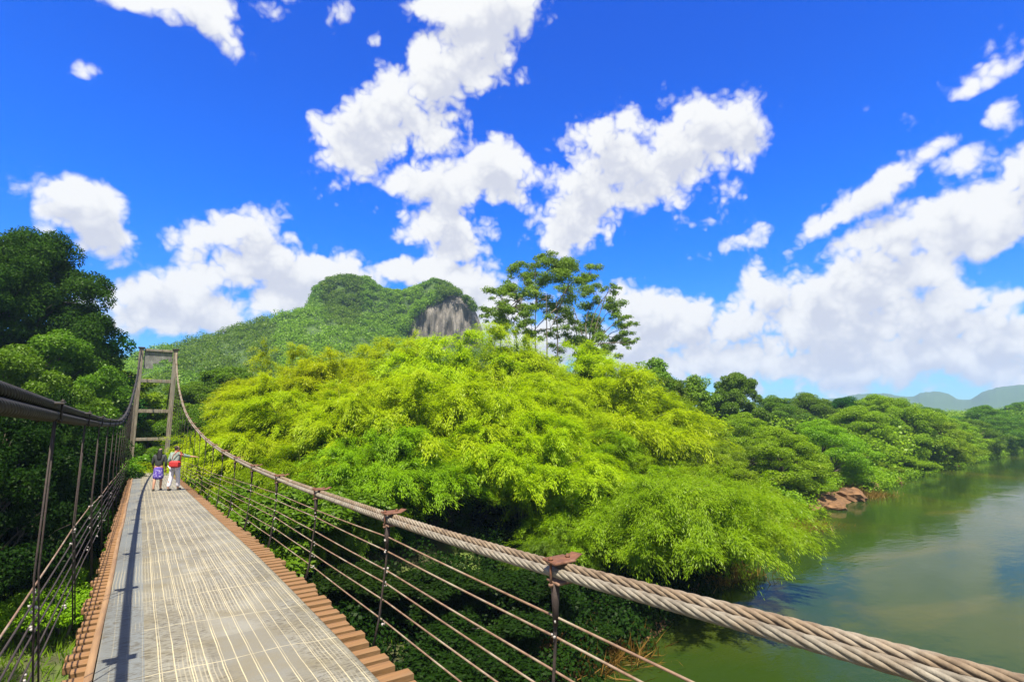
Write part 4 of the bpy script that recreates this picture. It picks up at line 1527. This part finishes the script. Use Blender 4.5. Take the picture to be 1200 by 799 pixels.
# cloud field: soft masses placed by azimuth and elevation, broken up by noise on the sky sphere
CL = [  # px, py, rx, ry, rot
    (180, 2, 60, 16, 0), (235, 14, 45, 24, 20), (262, 38, 22, 15, 30), (120, 2, 24, 11, 0), (302, 8, 22, 12, 0),
    (106, 91, 20, 7, 10), (398, 10, 9, 15, 10), (440, 40, 8, 9, 0), (388, 214, 9, 9, 0),
    (590, 10, 42, 38, -20), (560, 45, 52, 44, -30), (515, 85, 58, 38, -40), (475, 120, 62, 40, -40), (440, 160, 58, 40, -40), (425, 190, 38, 24, 0), (500, 140, 42, 34, 0), (545, 12, 50, 22, 0), (500, 8, 32, 14, 0),
    (530, 218, 80, 26, -5), (578, 196, 34, 28, 0), (590, 224, 30, 12, 0), (480, 222, 36, 18, 0), (528, 268, 46, 24, 0), (540, 285, 28, 20, 0), (528, 250, 30, 18, 0),
    (845, 145, 48, 30, -25), (868, 138, 28, 28, 0), (795, 170, 62, 46, -30), (735, 185, 66, 48, -15), (700, 222, 56, 46, -30), (665, 255, 38, 36, 0), (652, 285, 24, 18, 0), (745, 228, 44, 22, -15), (820, 130, 36, 18, 0),
    (850, 236, 20, 18, -40), (870, 283, 34, 8, -22), (815, 262, 16, 6, 0),
    (935, 288, 18, 7, -40), (962, 264, 30, 14, -30), (1008, 238, 42, 20, -28), (1052, 206, 40, 17, -30), (1088, 180, 30, 13, -20), (1118, 192, 24, 10, -30),
    (1150, 100, 28, 9, -30), (1168, 138, 17, 9, -35),
    (1195, 205, 30, 36, 0), (1165, 248, 62, 34, -22), (1105, 268, 70, 34, -15), (1040, 286, 60, 34, -15), (1010, 325, 62, 46, 0), (1070, 312, 66, 34, -10), (1150, 275, 60, 26, -15),
    (955, 350, 56, 36, -20), (905, 345, 40, 28, 0), (870, 378, 50, 28, 0), (800, 376, 56, 32, 0), (755, 366, 44, 28, 0), (745, 400, 60, 34, 0),
    (975, 395, 110, 42, 0), (1085, 378, 100, 42, -5), (1165, 390, 70, 34, -5), (1000, 430, 220, 22, 0), (850, 425, 120, 30, 0), (1100, 415, 140, 26, 0), (760, 432, 70, 24, 0), (1180, 360, 40, 14, -20),
    (78, 230, 44, 18, 15), (98, 252, 52, 28, 20), (128, 282, 38, 30, 30), (138, 303, 20, 16, 0), 
    (262, 272, 58, 28, -10), (310, 305, 70, 34, 15), (362, 322, 60, 24, 8), (402, 324, 24, 18, 0), (345, 340, 66, 20, 0), (285, 318, 50, 24, 0), 
    (185, 345, 56, 30, 0), (215, 366, 80, 28, 5), (160, 372, 26, 26, 0), (255, 380, 44, 14, 0), 
    (478, 320, 40, 14, 0), (520, 318, 50, 14, 0), (545, 338, 46, 26, 0), (570, 360, 40, 34, 0), (600, 330, 26, 14, 0),
    (660, 400, 100, 26, 0),
    # beyond the frame, so that the sky goes on
    (1330, 420, 150, 40, 0), (1300, 250, 100, 50, -20), (-120, 330, 120, 50, 0), (-160, 170, 90, 40, 10), (350, -160, 160, 60, 20), (900, -120, 120, 50, -20),
]


def azel(px, py):
    d = ray(px, py).normalized()
    return np.array([math.atan2(d.x, d.y), math.asin(d.z)])


FILL_CL = [  # unseen clouds added as white fill light: azimuth, elevation, radii in degrees
    (-95, 35, 26, 14), (-140, 50, 30, 16), (-75, 64, 24, 9), (168, 40, 32, 15), (175, 60, 30, 12), (172, 24, 30, 10), (-170, 20, 24, 9), (20, 80, 50, 5), (-110, 15, 30, 8), (140, 14, 34, 8)]


def build_cloud_group():
    gt = bpy.data.node_groups.new('cloud_field', 'ShaderNodeTree')
    gt.interface.new_socket('Vector', in_out='INPUT', socket_type='NodeSocketVector')
    gt.interface.new_socket('Density', in_out='OUTPUT', socket_type='NodeSocketFloat')
    gt.interface.new_socket('Mask', in_out='OUTPUT', socket_type='NodeSocketFloat')
    gi = gt.nodes.new('NodeGroupInput')
    go = gt.nodes.new('NodeGroupOutput')
    dirv = gi.outputs[0]
    sep = gt.nodes.new('ShaderNodeSeparateXYZ')
    gt.links.new(dirv, sep.inputs[0])
    # ragged edges: bend the coordinates a little
    az = math_n(gt, 'ARCTAN2', sep.outputs[0], sep.outputs[1])
    el = math_n(gt, 'ARCSINE', sep.outputs[2])
    cmb = gt.nodes.new('ShaderNodeCombineXYZ')
    gt.links.new(az, cmb.inputs[0]); gt.links.new(el, cmb.inputs[1]); cmb.inputs[2].default_value = 1.0
    wn = gt.nodes.new('ShaderNodeTexNoise')
    wn.inputs['Scale'].default_value = 9.0
    wn.inputs['Detail'].default_value = 3
    gt.links.new(dirv, wn.inputs['Vector'])
    sb = gt.nodes.new('ShaderNodeVectorMath'); sb.operation = 'SUBTRACT'
    gt.links.new(wn.outputs['Color'], sb.inputs[0]); sb.inputs[1].default_value = (0.5, 0.5, 0.5)
    sc_ = gt.nodes.new('ShaderNodeVectorMath'); sc_.operation = 'MULTIPLY_ADD'
    gt.links.new(sb.outputs[0], sc_.inputs[0]); sc_.inputs[1].default_value = (0.05, 0.05, 0)
    gt.links.new(cmb.outputs[0], sc_.inputs[2])
    p = sc_.outputs[0]
    acc = None
    for i, ent in enumerate(CL + FILL_CL):
        if len(ent) == 4:
            c = np.array([R(ent[0]), R(ent[1])])
            u, v = np.array([R(ent[2] * 1.3), 0]), np.array([0, R(ent[3] * 1.3)])
            rx = ry = 100
        else:
            px, py, rx, ry, rot = ent
            c = azel(px, py)
            t = R(rot)
            u = azel(px + rx * math.cos(t), py + rx * math.sin(t)) - c
            v = azel(px - ry * math.sin(t), py + ry * math.cos(t)) - c
        J = np.linalg.inv(np.array([[u[0], v[0]], [u[1], v[1]]]) * (1.75 if rx * ry < 420 else 1.24))     # to the unit circle
        if acc is not None and i % 8 == 0:      # keeps the ellipses evaluated a few at a time
            ch = gt.nodes.new('ShaderNodeVectorMath'); ch.operation = 'MULTIPLY_ADD'
            gt.links.new(acc, ch.inputs[0]); ch.inputs[1].default_value = (1e-7, 1e-7, 0)
            gt.links.new(p, ch.inputs[2])
            p = ch.outputs[0]
        uv = []
        for row in J:
            dt = gt.nodes.new('ShaderNodeVectorMath'); dt.operation = 'DOT_PRODUCT'
            gt.links.new(p, dt.inputs[0])
            dt.inputs[1].default_value = (row[0], row[1], -float(row @ c))
            uv.append(dt.outputs['Value'])
        q = math_n(gt, 'MULTIPLY_ADD', uv[0], uv[0], math_n(gt, 'MULTIPLY', uv[1], uv[1]))
        if rx * ry < 420: q = math_n(gt, 'ADD', q, 0.60)
        # the same ellipse seen from a point a little nearer the sun
        sh = J @ np.array([-0.010, 0.034])
        w2 = 2 * (sh[0] * J[0] + sh[1] * J[1])
        dt = gt.nodes.new('ShaderNodeVectorMath'); dt.operation = 'DOT_PRODUCT'
        gt.links.new(p, dt.inputs[0])
        dt.inputs[1].default_value = (w2[0], w2[1], float(-(w2 @ c) + sh @ sh))
        q2 = math_n(gt, 'ADD', q, dt.outputs['Value'])
        acc2 = q2 if acc is None else math_n(gt, 'SMOOTH_MIN', acc2, q2, 0.3)
        acc = q if acc is None else math_n(gt, 'SMOOTH_MIN', acc, q, 0.3)
    acc = math_n(gt, 'SQRT', math_n(gt, 'MAXIMUM', acc, 0.0))
    mask = math_n(gt, 'SUBTRACT', 1.0, acc)
    mask = math_n(gt, 'MAXIMUM', mask, -1.0)
    mask2 = math_n(gt, 'SUBTRACT', 1.0, math_n(gt, 'SQRT', math_n(gt, 'MAXIMUM', acc2, 0.0)))
    mask2 = math_n(gt, 'MAXIMUM', mask2, -1.0)
    n1 = noise(gt, dirv, 10, 9, 0.6)
    bil = None
    for scl, amp in ((17, 1.0), (38, 0.6), (82, 0.35)):
        b = math_n(gt, 'ABSOLUTE', math_n(gt, 'SUBTRACT', noise(gt, dirv, scl, 0), 0.5))
        b = math_n(gt, 'MULTIPLY', b, amp)
        bil = b if bil is None else math_n(gt, 'ADD', bil, b)
    f = math_n(gt, 'ADD', mask, math_n(gt, 'MULTIPLY', math_n(gt, 'SUBTRACT', n1, 0.5), 2.1))
    f = math_n(gt, 'ADD', f, math_n(gt, 'MULTIPLY', math_n(gt, 'SUBTRACT', bil, 0.18), 1.5))
    gt.links.new(f, go.inputs[0])
    gt.links.new(math_n(gt, 'ADD', mask2, math_n(gt, 'MULTIPLY', math_n(gt, 'SUBTRACT', bil, 0.18), -1.6)), go.inputs[1])
    return gt


cg = build_cloud_group()
tc = nt.nodes.new('ShaderNodeTexCoord').outputs['Generated']
nv = nt.nodes.new('ShaderNodeVectorMath'); nv.operation = 'NORMALIZE'
L(nt, tc, nv.inputs[0])
d0 = nv.outputs[0]
g0 = nt.nodes.new('ShaderNodeGroup'); g0.node_tree = cg
L(nt, d0, g0.inputs[0])
off = nt.nodes.new('ShaderNodeVectorMath'); off.operation = 'ADD'
L(nt, d0, off.inputs[0]); off.inputs[1].default_value = (-0.012, -0.008, 0.03)
nz1 = noise(nt, off.outputs[0], 10, 6, 0.6)
sunward = math_n(nt, 'ADD', g0.outputs[1], math_n(nt, 'MULTIPLY', math_n(nt, 'SUBTRACT', nz1, 0.5), 2.0))


def smooth(nt, x, lo, hi):
    n = nt.nodes.new('ShaderNodeMapRange')
    n.interpolation_type = 'SMOOTHSTEP'
    L(nt, x, n.inputs[0])
    n.inputs[1].default_value = lo
    n.inputs[2].default_value = hi
    return n.outputs[0]


alpha = smooth(nt, g0.outputs[0], -0.10, 0.48)
thick = smooth(nt, sunward, 0.0, 0.95)             # cloud between this point and the sun
sepw = nt.nodes.new('ShaderNodeSeparateXYZ')
L(nt, d0, sepw.inputs[0])
lit = (CLOUD, CLOUD, CLOUD * 1.0)
shade = (CLOUD * 0.60, CLOUD * 0.63, CLOUD * 0.76)
cc = mixc(nt, math_n(nt, 'MULTIPLY', thick, 0.75), lit, shade)
# blue of the clear sky: Nishita, deepened
hs = nt.nodes.new('ShaderNodeHueSaturation')
hs.inputs['Saturation'].default_value = 1.35
L(nt, sky.outputs[0], hs.inputs['Color'])
deep = mixc(nt, 1.0, hs.outputs[0], (0.0, 1.02, 2.35), 'MULTIPLY')
low = smooth(nt, sepw.outputs[2], 0.40, 0.0)
pale = mixc(nt, 1.0, hs.outputs[0], (0.72, 1.08, 1.3), 'MULTIPLY')
top = smooth(nt, sepw.outputs[2], 0.30, 0.70)
deep = mixc(nt, math_n(nt, 'MULTIPLY', top, 0.55), deep, mixc(nt, 1.0, deep, (0.3, 0.62, 0.88), 'MULTIPLY'))
clear = mixc(nt, math_n(nt, 'MULTIPLY', low, 0.85), deep, pale)
fin = mixc(nt, alpha, clear, cc)
L(nt, fin, bg.inputs['Color'])
bg.inputs['Strength'].default_value = SKY_STRENGTH
L(nt, bg.outputs[0], wout.inputs['Surface'])
world.cycles.sampling_method = 'MANUAL'
world.cycles.sample_map_resolution = 256

# ------------------------------------------------------------------ haze
hz_m, hnt, hout = new_mat('haze_air')
pv = hnt.nodes.new('ShaderNodeVolumePrincipled')
pv.inputs['Color'].default_value = (0.45, 0.7, 1.0, 1)
pv.inputs['Density'].default_value = 0.00026
pv.inputs['Anisotropy'].default_value = 0.2
L(hnt, pv.outputs[0], hout.inputs['Volume'])
HAZE = True
if HAZE:
    mb = MB()
    mb.box((0, 0, 66), (5200, 5200, 140))
    hb = mb.build('haze', hz_m)
    tag(hb, kind='stuff')
    hb['label'] = 'thin blue air between the camera and the far mountains'

# ------------------------------------------------------------------ render settings
scene.view_settings.view_transform = 'Standard'
scene.view_settings.look = 'None'
scene.view_settings.exposure = 1.3
scene.view_settings.gamma = 1.0
c = scene.cycles
c.max_bounces = 6
c.diffuse_bounces = 3
c.glossy_bounces = 2
c.transmission_bounces = 3
c.transparent_max_bounces = 4
c.volume_bounces = 0
c.use_denoising = True
c.sample_clamp_indirect = 4.0
